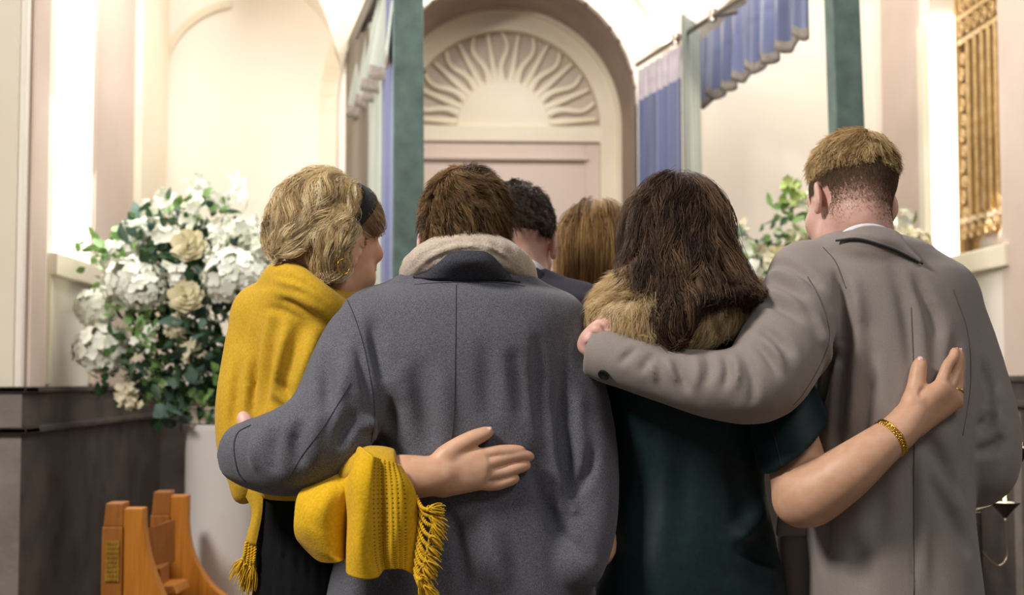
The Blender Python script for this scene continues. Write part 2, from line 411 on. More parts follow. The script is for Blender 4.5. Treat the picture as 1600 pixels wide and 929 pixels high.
# left wall with its window
m = arch_wall(MB(), lambda a, z: (XL, a, z), 4.2, 6.45, 1.275, 3.6, 4.52, 5.0, 1.70, 2.62, (-.14, 0, 0)); S_('wall_left', m, 'wall')
S_('wall_left_front', MB().box((-2.6, 4.19, 1.275), (XL-.02, 4.34, 3.6)), 'cream')
S_('trim_1', MB().box((XL-.02, 4.236, 1.275), (XL+.016, 4.39, 3.6)), 'pink')
S_('trim_2', MB().box((XL-.02, 5.02, 1.275), (XL+.010, 5.64, 3.6)), 'pink')
S_('trim_3', MB().box((XL-.02, 5.66, 1.275), (XL+.035, 6.19, 3.6)), 'cream')
w = thing('window_1', None, None); w['kind'] = 'structure'
MB().box((XL-.10, 4.50, 1.68), (XL-.08, 5.02, 2.9)).build('window_pane', M['glow'], w)
fr = MB()
fr.box((XL-.09, 4.46, 1.63), (XL+.03, 5.05, 1.70)); fr.box((XL-.01, 4.46, 1.29), (XL+.012, 4.50, 1.63)); fr.box((XL-.01, 5.0, 1.29), (XL+.012, 5.05, 1.63))
fr.build('window_frame', M['cream'], w, bevel=.006)
S_('baseboard_left', MB().box((-2.6, 4.175, 0), (XL+.012, 4.3, 1.275)), 'stone_light')
d = MB().box((XL-.1, 4.18, 0), (XL+.014, 6.4, 1.275)); S_('dado_left', d, 'stone')
d = MB()
d.box((-2.6, 4.155, 1.15), (XL+.032, 4.30, 1.168)); d.box((XL-.1, 4.155, 1.15), (XL+.032, 6.32, 1.168))
d.box((-2.6, 4.165, 1.268), (XL+.026, 4.30, 1.285)); d.box((XL-.1, 4.165, 1.268), (XL+.026, 6.32, 1.285))
S_('trim_4', d, 'stone', bevel=.004)
# back wall with the arched alcove
ac, ar, az = .325, .575, 2.55
m = arch_wall(MB(), lambda a, z: (a, YB, z), -1.35, 2.15, 0, 3.6, ac-ar, ac+ar, 0, az, (0, .05, 0)); S_('wall_back', m, 'wall')
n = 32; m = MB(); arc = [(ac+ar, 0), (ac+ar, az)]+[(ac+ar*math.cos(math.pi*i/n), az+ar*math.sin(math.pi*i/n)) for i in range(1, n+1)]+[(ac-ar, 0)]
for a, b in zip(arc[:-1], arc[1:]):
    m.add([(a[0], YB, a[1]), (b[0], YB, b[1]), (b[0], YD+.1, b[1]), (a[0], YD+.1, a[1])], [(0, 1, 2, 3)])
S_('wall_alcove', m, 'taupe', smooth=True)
S_('baseboard_back', MB().box((-1.25, 6.24, 0), (ac-ar-.02, 6.33, 1.275)).box((ac+ar+.02, 6.24, 0), (2.0, 6.33, 1.3)), 'stone')
# archivolt, door wall, rose panel
m = MB()
def arcstrip(mb, r0, r1, y0, y1, n=40, c=ac, z=az, a0=0, a1=math.pi):
    for i in range(n):
        p = [a0+(a1-a0)*(i+j)/n for j in (0, 1)]
        q = [(c+r*math.cos(a), y0, z+r*math.sin(a)) for a, r in ((p[0], r0), (p[0], r1), (p[1], r1), (p[1], r0))]
        mb.prism(q, (0, y1-y0, 0))
    return mb
arcstrip(m, .475, .585, YD-.02, YD+.1); arcstrip(m, .555, .585, YD-.05, YD)
for s in (-1, 1):
    x = sorted((ac+s*.475, ac+s*.585)); m.box((x[0], YD-.02, 0), (x[1], YD+.1, az))
    x = sorted((ac+s*.555, ac+s*.585)); m.box((x[0], YD-.05, 0), (x[1], YD, az))
m.box((ac-.475, YD, 2.475), (ac+.475, YD+.1, az))
S_('trim_5', m, 'cream')
S_('wall_alcove_back', MB().box((ac-.6, YD+.06, 0), (ac+.6, YD+.1, 3.2)), mat('sunburst_ground', (198,182,168), .85))
t = thing('door_1', None, None); t['kind'] = 'structure'
MB().box((ac-.475, YD+.035, 0), (ac+.475, YD+.06, 2.475)).build('door_panel', M['doorpink'], t)
m = MB()
for s in (-1, 1):
    x = sorted((ac+s*.475, ac+s*.405)); m.box((x[0], YD+.02, 0), (x[1], YD+.05, 2.475))
m.box((ac-.405, YD+.02, 2.40), (ac+.405, YD+.05, 2.475)); m.box((ac-.42, YD+.005, 2.385), (ac+.42, YD+.04, 2.402))
m.build('door_frame', M['doorpink'], t, bevel=.005)
t = thing('sunburst_relief', 'cream plaster sunburst relief with wavy rays in the round-headed alcove arch', 'relief', (ac, YD+.06, az))
MB().add(*(lambda V, F: (V, F))([(ac, YD+.012, az)]+[(ac+.225*math.cos(math.pi*i/32), YD+.02, az+.225*math.sin(math.pi*i/32)) for i in range(33)]+[(ac+.25*math.cos(math.pi*i/32), YD+.06, az+.25*math.sin(math.pi*i/32)) for i in range(33)],
   [(0, i+1, i+2) for i in range(32)]+[(i+1, i+34, i+35, i+2) for i in range(32)])).build('sun_disc', M['cream'], t, smooth=True)
nr = 19
for i in range(nr):
    a = math.pi*(i+.5)/nr; q = []; wv = .55 if i % 2 else 0
    for j in range(14):
        s = j/13; r = .21+.255*s; o = .020*math.sin(s*6.5)*wv*(1 if i < nr/2 else -1)*(.4+s)*1.6
        q.append((ac+r*math.cos(a)-o*math.sin(a), YD+.046, az+.006+r*math.sin(a)+o*math.cos(a), .021-.011*s))
    q = np.array(q); MB().tube(q[:, :3], q[:, 3], 8).build('ray', M['cream'], t, smooth='all')
# mouldings on the back wall: wide arch band round the alcove and the left bay's arch
m = MB(); arcstrip(m, .77, .85, YB-.03, YB, z=2.50, a0=.0); 
for s in (-1, 1):
    x = sorted((ac+s*.77, ac+s*.85)); m.box((x[0], YB-.03, 1.28), (x[1], YB, 2.50))
S_('trim_6', m, 'cream', bevel=.004)
bx, br, bz = -.86, .34, 2.62
m = MB(); arcstrip(m, br, br+.035, YB-.02, YB, c=bx, z=bz, a0=math.pi*.55)
m.box((bx-br-.035, YB-.02, 1.28), (bx-br, YB, bz)); S_('trim_7', m, 'cream', bevel=.004)
# groin vault springing above the left bay
m = MB(); n = 16
for i in range(n):
    a, b = [math.radians(8+80*j/n) for j in (i, i+1)]
    q = [(-.86+.44*math.cos(x), y, 2.60+.50*math.sin(x)) for x, y in ((a, YB), (b, YB), (b, 5.8), (a, 5.8))]; m.add(q, [(0, 1, 2, 3)])
S_('ceiling', m, 'wall', smooth=True)
# right wall with its window
m = arch_wall(MB(), lambda a, z: (XR, a, z), 4.1, 6.45, 1.31, 3.6, 4.87, 5.6, 1.778, 2.75, (.17, 0, 0)); S_('wall_right', m, 'wall')
S_('near_wall_shade', MB().box((XR-.014, 4.2, 1.31), (XR+.02, 4.862, 3.6)), 'pink')  # added pink slab: shade on this near wall face put into its colour
S_('trim_8', MB().box((XR-.012, 5.70, 1.31), (XR+.02, 6.18, 3.6)), 'pink')
w = thing('window_2', None, None); w['kind'] = 'structure'
MB().box((XR+.15, 4.84, 1.75), (XR+.165, 5.64, 3.2)).build('window_pane', M['amber'], w)
MB().box((XR+.004, 5.585, 1.78), (XR+.125, 5.60, 2.78)).build('glowing_jamb', M['glow'], w, 'white window jamb with its daylight put in as glow')  # far jamb; the daylight falling on it is put in as glow
fr = MB(); fr.box((XR-.03, 4.80, 1.70), (XR+.15, 5.68, 1.778)); fr.box((XR-.02, 5.62, 1.778), (XR+.02, 5.69, 2.75)); fr.box((XR-.012, 5.64, 1.32), (XR+.02, 5.69, 1.70))
fr.build('window_frame', M['cream'], w, bevel=.006)
S_('baseboard_right', MB().box((XR-.016, 3.9, 0), (XR+.1, 6.4, 1.31)), 'stone')
S_('trim_9', MB().box((XR-.035, 3.9, 1.215), (XR+.1, 6.3, 1.237)).box((XR-.028, 3.9, 1.30), (XR+.1, 6.3, 1.32)), 'stone', bevel=.004)
S_('trim_10', MB().box((1.72, 6.20, 0), (1.76, 6.3, 1.2)).box((XR-.03, 4.70, .0), (XR, 4.76, 1.2)), 'stone_light')
# ---------------------------------------------------------------- window grille
gx = XR+.115
def G(u, v):
    Y = gx*FPX/(u-682); p = P(u, v, Y); return np.array([gx, p[1], p[2]])
gr = thing('window_grille', 'ornate brass window grille with scrolls and upright bars at the right edge', 'grille', (gx, 5.3, 1.78))
ztop = 3.1
def bar(name, y0, z0, y1, z1, r, parent=gr):
    return MB().tube([(gx, y0, z0), (gx, y1, z1)], r, 8).build(name, M['brass'], parent, smooth=True)
MB().box((gx-.012, 5.575, 1.785), (gx+.012, 5.60, ztop)).box((gx-.012, 4.87, 1.785), (gx+.012, 4.895, ztop)).box((gx-.014, 4.87, 1.785), (gx+.014, 5.6, 1.81)).build('grille_frame', M['brass'], gr, bevel=.003)
zr = [G(1550, 383)[2]+.02, G(1550, 338)[2], G(1543, 56)[2], G(1543, 17)[2]]
for z in zr[1:]: MB().box((gx-.008, 4.87, z-.011), (gx+.008, 5.6, z+.011)).build('grille_rail', M['brass'], gr, bevel=.003)
ub = [1536, 1548, 1560, 1571]
yb = [G(u, 200)[1] for u in ub]; yb += [yb[-1]-.065*(i+1) for i in range(5)]
for y in yb:
    zs = np.linspace(zr[1], zr[2], 40); rr = .0115+.004*np.exp(-((zs-2.28)/.012)**2)+.004*np.exp(-((zs-2.32)/.012)**2)+.003*np.exp(-((zs-2.24)/.01)**2)
    MB().tube([(gx, y, z) for z in zs], rr, 8).build('grille_bar', M['brass'], gr, smooth='all')
def scroll(y, z, r, turns, a0, sgn, wd=.0055):
    q = [(gx, y+sgn*rr*math.cos(a), z+rr*math.sin(a)) for a, rr in [(a0+2*math.pi*turns*i/40, r*(1-.8*i/40)) for i in range(41)]]
    return MB().tube(q, wd, 6).build('grille_scroll', M['brass'], gr, smooth='all')
ys = G(1526, 200)[1]
for k, z in enumerate(np.arange(zr[1]+.03, zr[2]-.01, .062)):
    scroll(ys+(.008 if k % 2 else -.006), z, .026, 1.6, (1.2 if k % 2 else -1.2), 1 if k % 2 else -1)
for y in np.arange(5.55, 4.9, -.078):
    scroll(y, (zr[2]+zr[3])/2, .036, 1.7, .5, 1); scroll(y-.03, zr[3]+.055, .04, 1.7, 2.5, -1); scroll(y, (zr[0]+zr[1])/2, .034, 1.6, 1.0, 1)
# ================================================================ CANOPY
M['patina'] = mat('green_patina_bronze', (78,96,91), .5, (104,128,119), 16, .3, .72, bump=.2, bscale=50, metal=.15, detail=8)
M['beam'] = mat('dark_bronze', (66,58,50), .45, (84,74,64), 20, metal=.3)
M['chrome'] = mat('steel_rod', (150,140,130), .25, metal=.9)
can = thing('canopy', 'open four-post canopy with green bronze posts, beams and curtain rods', 'canopy', (.6, 5.2, 0))
def post(u0, v0, u1, v1, Y, wpx, dep=.1):
    a = P(u0, v0, Y); b = P(u1, v1, Y); t = (0-a[2])/(b[2]-a[2]); b0 = a+(b-a)*t; t = (3.05-a[2])/(b[2]-a[2]); a0 = a+(b-a)*t
    w = px(wpx, Y)/2; m = MB(); m.prism([(b0[0]-w*1.06, Y-dep/2, 0), (b0[0]+w*1.06, Y-dep/2, 0), (a0[0]+w*.92, Y-dep/2, 3.05), (a0[0]-w*.92, Y-dep/2, 3.05)], (0, dep, 0))
    m.box((b0[0]-w-.03, Y-.08, 0), (b0[0]+w+.03, Y+.08, .12))
    return m.build('post', M['patina'], can, bevel=.006)
post(638, 0, 638.5, 430, 4.5, 50); post(1315, 0, 1322, 190, 4.5, 47)
FLp, FRp = np.array([-.089, 4.55]), np.array([1.285, 4.55]); BLp, BRp = np.array([-.335, 6.05]), np.array([1.14, 6.05])
def beam(a, b, z, wz, wy, name='beam'):
    d = np.array([b[0]-a[0], b[1]-a[1], 0]); n = np.array([-d[1], d[0], 0])/np.linalg.norm(d)*wy
    p = np.array([a[0], a[1], z]); return MB().hexa(p-n, p+n, p+n+(0, 0, wz), p-n+(0, 0, wz), d).build(name, M['beam'], can, bevel=.003)
ext_ = lambda a, b: a+(b-a)*(6.29-a[1])/(b[1]-a[1])
beam(FRp, ext_(FRp, BRp), 2.745, .075, .025); beam(FLp, ext_(FLp, BLp), 2.745, .075, .025); beam(FLp, FRp, 2.93, .07, .025)
beam(np.array([1.31, 4.5]), np.array([1.40, 4.47]), 2.64, .05, .03, 'side_bracket')
# curtain rods
r0, r1 = P(998, 100, 6.05), P(1153, 0, 5.03); rd = r1-r0
MB().tube([r0-rd*.02, r0+rd*1.6], .011, 10).build('curtain_rod', M['chrome'], can, smooth=True)
for t in (.42, .78, 1.2): 
    q = r0+rd*t; MB().tube([q, q+np.array([.10, .05, .03])], .009, 8).tube([q+np.array([0, 0, -.02]), q+np.array([0, 0, .025])], .016, 8).build('rod_bracket', M['chrome'], can, smooth=True)
# ---------------------------------------------------------------- valances and curtains
def cloth2(name, fr, bk, fr_cols, path, ztop, zbot, amp, per, parent=None, thick=.006, scallop=0, flare=0, header=0, n=400, rows=14, seed=0, label=None, m2=None):
    """pleated cloth along a plan path [(x,y)..]; two skins so that both faces have their own colour"""
    path = np.array(path, float); L = np.concatenate([[0], np.cumsum(np.linalg.norm(np.diff(path, axis=0), axis=1))])
    s = np.linspace(0, L[-1], n); x = np.interp(s, L, path[:, 0]); y = np.interp(s, L, path[:, 1])
    tx, ty = np.gradient(x), np.gradient(y); l = np.hypot(tx, ty); nx, ny = -ty/l, tx/l
    g = np.random.default_rng(seed); ph = 2*np.pi*s/per+.5*np.sin(s*7+seed)
    V = []; t = np.linspace(0, 1, rows)
    for k in (0, 1):
        for tt in t:
            a = amp*(.35+.65*tt)*(np.sin(ph)+.35*np.sin(2.3*ph+1)); o = a+(k-.5)*thick
            zb = zbot+scallop*(np.abs(np.sin(np.pi*s/per*.5)))*0-scallop*np.cos(ph)*.5
            z = ztop+(zb-ztop)*tt
            V.append(np.stack([x+nx*(o+flare*tt), y+ny*(o+flare*tt), np.broadcast_to(z, x.shape)], 1))
    V = np.concatenate(V); q = []
    idx = lambda k, r: (k*rows+r)*n+np.arange(n-1)
    F0 = np.concatenate([np.stack([idx(0, r), idx(0, r+1), idx(0, r+1)+1, idx(0, r)+1], 1) for r in range(rows-1)])
    F1 = np.concatenate([np.stack([idx(1, r), idx(1, r)+1, idx(1, r+1)+1, idx(1, r+1)], 1) for r in range(rows-1)])
    ed = np.stack([idx(0, rows-1), idx(1, rows-1), idx(1, rows-1)+1, idx(0, rows-1)+1], 1)
    me = mesh_np(name, V, np.concatenate([F0, F1, ed])); me.materials.append(fr); me.materials.append(bk)
    mi = np.concatenate([np.zeros(len(F0)), np.ones(len(F1)), np.zeros(len(ed))]).astype(np.int32)
    if fr_cols is not None:   # border rows in a third material
        me.materials.append(fr_cols[0]); r = np.concatenate([np.repeat(np.arange(rows-1), n-1)]*2)
        mm = np.concatenate([np.isin(r, fr_cols[1]), np.zeros(len(ed), bool)]); mi[mm] = 2
    me.polygons.foreach_set('material_index', mi)
    return link(name, me, None, parent, label)
M['blue'] = mat('blue_velvet', (74,80,112), .8, (92,99,134), 12, sheen=.4, stretch=(1, 1, .1))
M['sage'] = mat('pale_sage_cloth', (141,146,136), .8, (160,165,155), 14, sheen=.3, stretch=(1, 1, .1))
M['braid'] = mat('grey_braid', (118,109,100), .9, (142,132,122), 60, bump=.4, bscale=150)
M['lilac'] = mat('lilac_header_tape', (168,158,164), .85, (184,174,178), 20)
M['brown'] = mat('grey_brown_drape', (104,94,82), .85, (128,118,104), 8, stretch=(1, 1, .1))
def valance(name, a, b, zt, zb, per, fr, bk, label, seed, amp=.022):
    o = cloth2(name, fr, bk, (M['braid'], [12, 13]), [a, b], zt, zb, amp, per, scallop=.045, seed=seed, rows=15, n=500)
    return tag(o, label, 'valance')
valance('valance', BRp+(-.035, 0), FRp+(-.04, .12), 2.745, 2.47, .17, M['blue'], M['sage'], 'pleated blue valance with grey braid hem hanging along the right canopy beam', 1)
valance('valance', FLp+(-.03, .36), BLp+(.03, 0), 2.745, 2.40, .19, M['blue'], M['sage'], 'pale sage pleated valance hanging along the left canopy beam beside the left post', 2, .075)
def rodxy(t): q = r0+rd*t; return (q[0], q[1])
c = cloth2('curtain', M['blue'], M['blue'], (M['lilac'], [0, 1]), [rodxy(.47), rodxy(.0)], r0[2]-.03, .05, .018, .075, rows=40, seed=3)
tag(c, 'blue curtain with lilac header hanging from the right curtain rod', 'curtain')
a = P(1072, 62, 5.45); b = P(1097, 62, 5.62); 
c = cloth2('curtain', M['sage'], M['sage'], None, [(a[0]-.015, a[1]), (a[0]+.01, a[1]+.06), (b[0]-.02, b[1])], 2.74, .05, .012, .05, rows=20, seed=4, flare=-.03)
tag(c, 'narrow pale sage curtain hanging beside the blue curtain at right', 'curtain')
yy = [4.75, 4.98, 5.2, 5.95]; fx = lambda y: FLp[0]+(BLp[0]-FLp[0])*(y-FLp[1])/(BLp[1]-FLp[1])
c = cloth2('curtain', M['blue'], M['blue'], None, [(fx(4.88), 4.88), (fx(5.2), 5.2)], 2.72, .05, .014, .07, rows=20, seed=5)
tag(c, 'blue curtain hanging behind the left bronze post', 'curtain')
c = cloth2('curtain', M['sage'], M['sage'], None, [(fx(5.22), 5.22), (fx(5.60), 5.60)], 2.72, .05, .016, .09, rows=20, seed=6)
tag(c, 'pale sage curtain hanging left of the left bronze post under the valance', 'curtain')
c = cloth2('curtain', M['brown'], M['brown'], None, [(fx(5.64), 5.64), (fx(6.1)-.05, 6.1)], 2.72, .05, .02, .12, rows=20, seed=7)
tag(c, 'grey-brown drape hanging at the far left corner of the canopy', 'curtain')
# wall lamp glowing above the right rod
t = thing('wall_lamp', 'small bright lamp glowing on the vault above the right curtain rod', 'lamp', tuple(P(1030, 45, 6.25)))
p = P(1030, 45, 6.25); MB().lathe([(.012, -.075), (.045, -.06), (.05, 0), (.042, .06), (.012, .07)], p+(0, -.02, 0), 20).build('lamp_shade', mat('lamp_glass', (255,250,240), .4, emit=(255,250,240), estr=3), t, smooth='all')
MB().box((p[0]-.03, p[1], p[2]-.05), (p[0]+.03, YB, p[2]+.05)).build('wall_plate', M['cream'], t, bevel=.005)
# ================================================================ PEOPLE
M['skin'] = mat('skin', (214,168,146), .5, (222,178,158), 60, sss=.12, bump=.08, bscale=500, bdist=.0006)
M['skin_pink'] = mat('pink_skin', (210,162,146), .5, (218,174,158), 60, sss=.12, bump=.08, bscale=500, bdist=.0006)
M['skin_tan'] = mat('warm_skin', (206,158,126), .5, (214,168,138), 60, sss=.12, bump=.08, bscale=500, bdist=.0006)
M['nail'] = mat('fingernail', (232,186,176), .3, coat=.3)
M['hair'] = mat('hair_fibre', (90,70,50), .55, attr=True, spec=.22)
M['fur'] = mat('fur_fibre', (160,130,90), .75, attr=True, spec=.2)
M['greywool'] = mat('charcoal_wool', (66,66,72), .95, (108,108,116), 640, .34, .66, bump=.35, bscale=600, bdist=.001, sheen=.15, spec=.2, detail=6)
M['greywool_dark'] = mat('charcoal_felt', (46,47,52), .95, (72,72,80), 420, .34, .66, bump=.4, bscale=380, bdist=.0012, spec=.2)
M['seam'] = mat('dark_seam', (44,44,50), .9)
M['taupewool'] = mat('taupe_wool', (136,126,120), .9, (144,134,128), 520, bump=.15, bscale=400, bdist=.0008, sheen=.15, spec=.2)
M['taupe_seam'] = mat('taupe_seam', (92,83,80), .9)
M['scarf'] = mat('oatmeal_wool', (176,160,144), .95, (198,182,166), 300, bump=.6, bscale=260, bdist=.002, sheen=.2, spec=.2)
M['mustard'] = mat('mustard_cloth', (186,146,34), .92, (200,160,46), 260, bump=.3, bscale=300, bdist=.0012, sheen=.1, spec=.15)
M['blackcloth'] = mat('black_cloth', (9,9,11), .85, (16,16,18), 200, stretch=(1, 1, .02), spec=.2)
M['greensatin'] = mat('dark_green_crepe', (1,25,30), .6, (2,33,37), 90, bump=.08, bscale=500, bdist=.0005, spec=.3, sheen=.05)
M['suit'] = mat('dark_suit', (50,48,58), .9, (60,58,68), 300, spec=.2)
M['shirt'] = mat('white_shirt', (238,238,242), .8)
M['trouser'] = mat('dark_trousers', (34,34,40), .9)
M['shoe'] = mat('black_leather', (18,17,17), .35)
M['gold'] = mat('gold', (226,178,70), .22, metal=1)
M['headband'] = mat('black_headband', (26,25,27), .75, (34,33,35), 400, spec=.3)

def head_sdf(S, c, R, s=1.0, ears=(1, 1), k=.02):
    """skull, face and ears about the point between the ears; local +y is the way the face looks"""
    c = np.asarray(c, float); L = lambda *q: c+R@(np.array(q)*s)
    S.add(ell(L(0, -.012, .032), np.array((.0755, .096, .086))*s, R), k)
    S.add(ell(L(0, .030, -.030), np.array((.062, .070, .082))*s, R), .03)
    S.add(ell(L(0, .052, -.088), np.array((.036, .036, .026))*s, R), .035)
    S.add(cone(L(-.045, .02, -.075), L(-.012, .07, -.098), .02*s, .016*s), .03)
    S.add(cone(L(.045, .02, -.075), L(.012, .07, -.098), .02*s, .016*s), .03)
    S.add(cone(L(-.038, .078, .022), L(.038, .078, .022), .014*s, .014*s), .02)
    for x in (-.033, .033): S.sub(ell(L(x, .104, .002), np.array((.018, .016, .012))*s, R), .014)
    for x in (-.032, .032): S.add(ell(L(x, .080, .000), np.array((.0125, .0125, .0115))*s, R), .003)
    for x in (-.04, .04): S.add(ell(L(x, .066, -.034), np.array((.022, .022, .020))*s, R), .03)
    S.add(cone(L(0, .092, .010), L(0, .116, -.030), .008*s, .0115*s), .014)
    for x in (-.011, .011): S.add(ell(L(x, .102, -.034), np.array((.008, .010, .0075))*s, R), .008)
    S.add(ell(L(0, .090, -.060), np.array((.022, .014, .0055))*s, R), .007)
    S.add(ell(L(0, .088, -.070), np.array((.019, .014, .006))*s, R), .007)
    for sgn, on in zip((-1, 1), ears):
        if not on: continue
        e = np.array(Matrix.Rotation(sgn*.42, 3, 'Z') @ Matrix.Rotation(-.18, 3, 'X')); Q = R@e
        a = L(sgn*.081, -.006, -.006)
        S.add(ell(a, np.array((.0075, .0195, .032))*s, Q), .006)
        S.add(ell(a+R@np.array((0, .003, -.026))*s, np.array((.0065, .009, .010))*s, Q), .006)
        S.sub(ell(a+Q@np.array((sgn*.0085, .002, .004))*s, np.array((.0055, .0125, .021))*s, Q), .004)
        S.add(ell(a+Q@np.array((sgn*.004, .009, -.004))*s, np.array((.004, .005, .007))*s, Q), .004)
    return L
def neck(S, c, R, base, r0=.054, r1=.062, s=1.0):
    a = np.asarray(c)+R@(np.array((0, -.022, -.045))*s)
    S.add(cone(a, base, r0, r1), .02)
def finger_chain(S, pts, k=.004, n=10): S.add(chain(pts, .004, n), k)
def nail(parent, c, nrm, along, w, l):
    nrm = nrm/np.linalg.norm(nrm); along = along-nrm*np.dot(along, nrm); along /= np.linalg.norm(along); b = np.cross(nrm, along)
    V = [];F = []
    for j in range(5):
        for i in range(7):
            x = (i/6-.5)*2; y = (j/4-.5)*2; ww = w*(1-.18*max(y, 0)**2)
            V.append(c+b*x*ww+along*(y*l-.2*l*x*x*max(y, 0))+nrm*(.0012-.0032*x*x-.0006*y*y))
    for j in range(4):
        for i in range(6): F.append((j*7+i, j*7+i+1, j*7+i+8, j*7+i+7))
    o = MB().add(V, F).build('fingernail', M['nail'], parent, smooth='all')
    md = o.modifiers.new('solid', 'SOLIDIFY'); md.thickness = .0008; md.offset = -1
    return o
def legs(S, x, y, hip=.92, dx=.095, r=.085, top=None):
    for s in (-1, 1):
        S.add(chain([(x+s*dx, y, hip, r), (x+s*dx*.95, y+.01, .50, r*.66), (x+s*dx*.9, y-.005, .30, r*.60), (x+s*dx*.9, y, .10, r*.44)], .02, 8), .03)
def shoes(parent, x, y, dx=.09, m='shoe'):
    for s in (-1, 1):
        S = SDF(); c = np.array([x+s*dx, y, 0]); S.add(cone(c+(0, -.06, .045), c+(s*.01, .13, .035), .042, .038), .02).add(cone(c+(0, -.04, .06), c+(0, -.03, .12), .042, .045), .03)
        S.cut(plane((0, 0, .012), (0, 0, -1)))
        S.add(cone(c+(0, -.06, .006), c+(s*.01, .14, .006), .005, .005), .0)
        sdf_obj('shoe', [(S, c+(-.08, -.14, 0), c+(.08, .2, .2), .006)], M[m], parent)
def surf_bvh(o):
    me = o.data; off = np.array(o.matrix_world.translation) if False else np.zeros(3)
    return BVHTree.FromPolygons([v.co for v in me.vertices], [tuple(p.vertices) for p in me.polygons])
def seam(name, o, uv, m, parent, r=.0008, lift=.0002, n=40):
    """stitched line lying on a garment"""
    t = surf_bvh(o); q = []
    for u, v in catmull(uv, n):
        d = Vector(ray(u, v)).normalized(); h = t.ray_cast(Vector(CAM), d)
        if h[0] is not None: q.append(np.array(h[0])+np.array(h[1])*lift)
    if len(q) > 3: return MB().tube(np.array(q), r, 6).build(name, m, parent, smooth='all')
def ringpts(cx_u, cy_v, Y, ru, rv, rY, n, tilt_v):
    """points of a tilted ring round a neck: angle 0 = right, 90 = far side"""
    out = []
    for i in range(n+1):
        a = 2*math.pi*i/n; out.append(P(cx_u+ru*math.cos(a), cy_v+tilt_v*math.sin(a), Y+rY*math.sin(a)))
    return out
def PR(u, v, Y, r): return (*P(u, v, Y), r)

# ---------------------------------------------------------------- man in the grey coat
p2 = thing('person', 'man in a charcoal wool overcoat and oatmeal scarf, one arm round the woman in yellow', 'person', (*P(735, 600, 2.45)[:2], 0))
gc = SDF()
gc.add(loft([(446,640,812,2.455,.085), (462,588,862,2.455,.112), (490,556,886,2.455,.128), (540,556,884,2.45,.138), (600,566,884,2.45,.142), (680,572,886,2.45,.142), (760,566,896,2.45,.145), (840,534,914,2.45,.150), (929,510,930,2.45,.158), (1060,496,940,2.45,.165), (1290,480,950,2.45,.17)], 2.5, .035))
gc.add(cone(P(735, 452, 2.445), P(598, 500, 2.45), .062, .060), .05).add(cone(P(735, 452, 2.445), P(862, 505, 2.45), .062, .060), .05)
gc.add(chain([PR(582, 508, 2.43, .062), PR(556, 580, 2.385, .072), PR(520, 660, 2.335, .069), PR(490, 690, 2.32, .066), PR(440, 708, 2.335, .062), PR(372, 707, 2.39, .044)], .02, 16), .018)
gc.add(chain([PR(848, 512, 2.45, .060), PR(888, 600, 2.43, .056), PR(912, 700, 2.42, .052), PR(912, 800, 2.40, .052), PR(898, 880, 2.36, .048)], .02, 12), .012)
gc.cut(lambda p, f=plane(P(366, 705, 2.39), P(366, 705, 2.39)-P(430, 712, 2.34)): np.where(p[:, 0] < P(440, 700, 2.35)[0], f(p), -9), .003)
gc.sub(cone(P(340, 703, 2.41), P(384, 708, 2.385), .046, .036), .003)
F = gc.fold
F([(557,530),(564,565),(573,605),(578,650)], .022, .011); F([(540,530),(546,580),(560,630)], -.004, .02)
F([(580,492),(590,545),(600,600)], .006, .014); F([(600,520),(612,580),(622,640)], -.004, .018)
F([(589,655),(602,700),(620,735)], .012, .011); F([(572,660),(584,668)], -.010, .014); F([(575,700),(590,740),(600,800)], .008, .02)
F([(650,560),(662,640),(678,705)], .006, .018); F([(690,560),(696,640),(704,700)], -.004, .02); F([(628,560),(636,620),(640,700)], -.004, .02)
F([(760,520),(764,600),(768,660)], .004, .022); F([(800,540),(812,600),(818,660)], .005, .02); F([(838,520),(842,600),(846,680)], .006, .018)
F([(690,780),(712,830),(726,890),(728,935)], .008, .014); F([(740,790),(770,850),(785,930)], -.006, .025)
F([(830,700),(842,760),(870,820),(922,884)], .016, .016); F([(862,640),(862,720),(880,790),(905,850)], -.007, .014)
F([(880,555),(874,640),(873,720),(888,800),(928,874)], .018, .010)
F([(900,600),(906,680),(912,760)], -.004, .016); F([(926,690),(918,740),(890,775)], .005, .012)
F([(505,550),(512,600),(518,650)], .006, .014); F([(540,560),(532,610),(520,650)], -.004, .016)
F([(560,640),(540,672),(530,700)], .007, .014); F([(470,660),(462,690),(470,730)], .006, .014); F([(430,672),(425,700),(432,740)], .005, .016)
F([(500,640),(492,680),(500,730)], -.004, .016); F([(398,680),(396,705),(400,735)], -.003, .014); F([(600,870),(606,900),(610,935)], .006, .02); F([(640,800),(650,860),(650,930)], .006, .025)
lo, hi = bounds(P(350, 430, 2.45), P(960, 440, 2.45), (-.3, 2.28, .55), pad=.10)
coat2 = sdf_obj('overcoat', [(gc, lo, hi, .0038)], M['greywool'], p2)
bt = [(646,434),(676,437),(710,437),(745,437),(780,438),(812,442)]; md_ = [(662,426),(684,414),(712,408),(745,408),(778,416),(806,438)]; tp_ = [(668,426),(690,402),(713,394),(742,393),(768,397),(798,436)]
coll2 = sheet('coat_collar', [[gc.on(u, v, .002) for u, v in bt], [gc.on(u, v+22, .012)*0+P(u, v, Y) for (u, v), Y in zip(md_, (2.415,2.365,2.335,2.330,2.355,2.42))], [P(u, v, Y) for (u, v), Y in zip(tp_, (2.43,2.385,2.352,2.350,2.372,2.44))], [P(u+3*(1 if u < 735 else -1), v+10, Y+.018) for (u, v), Y in zip(tp_, (2.44,2.395,2.362,2.36,2.382,2.45))]], M['greywool_dark'], coat2, 50, 20, .004)
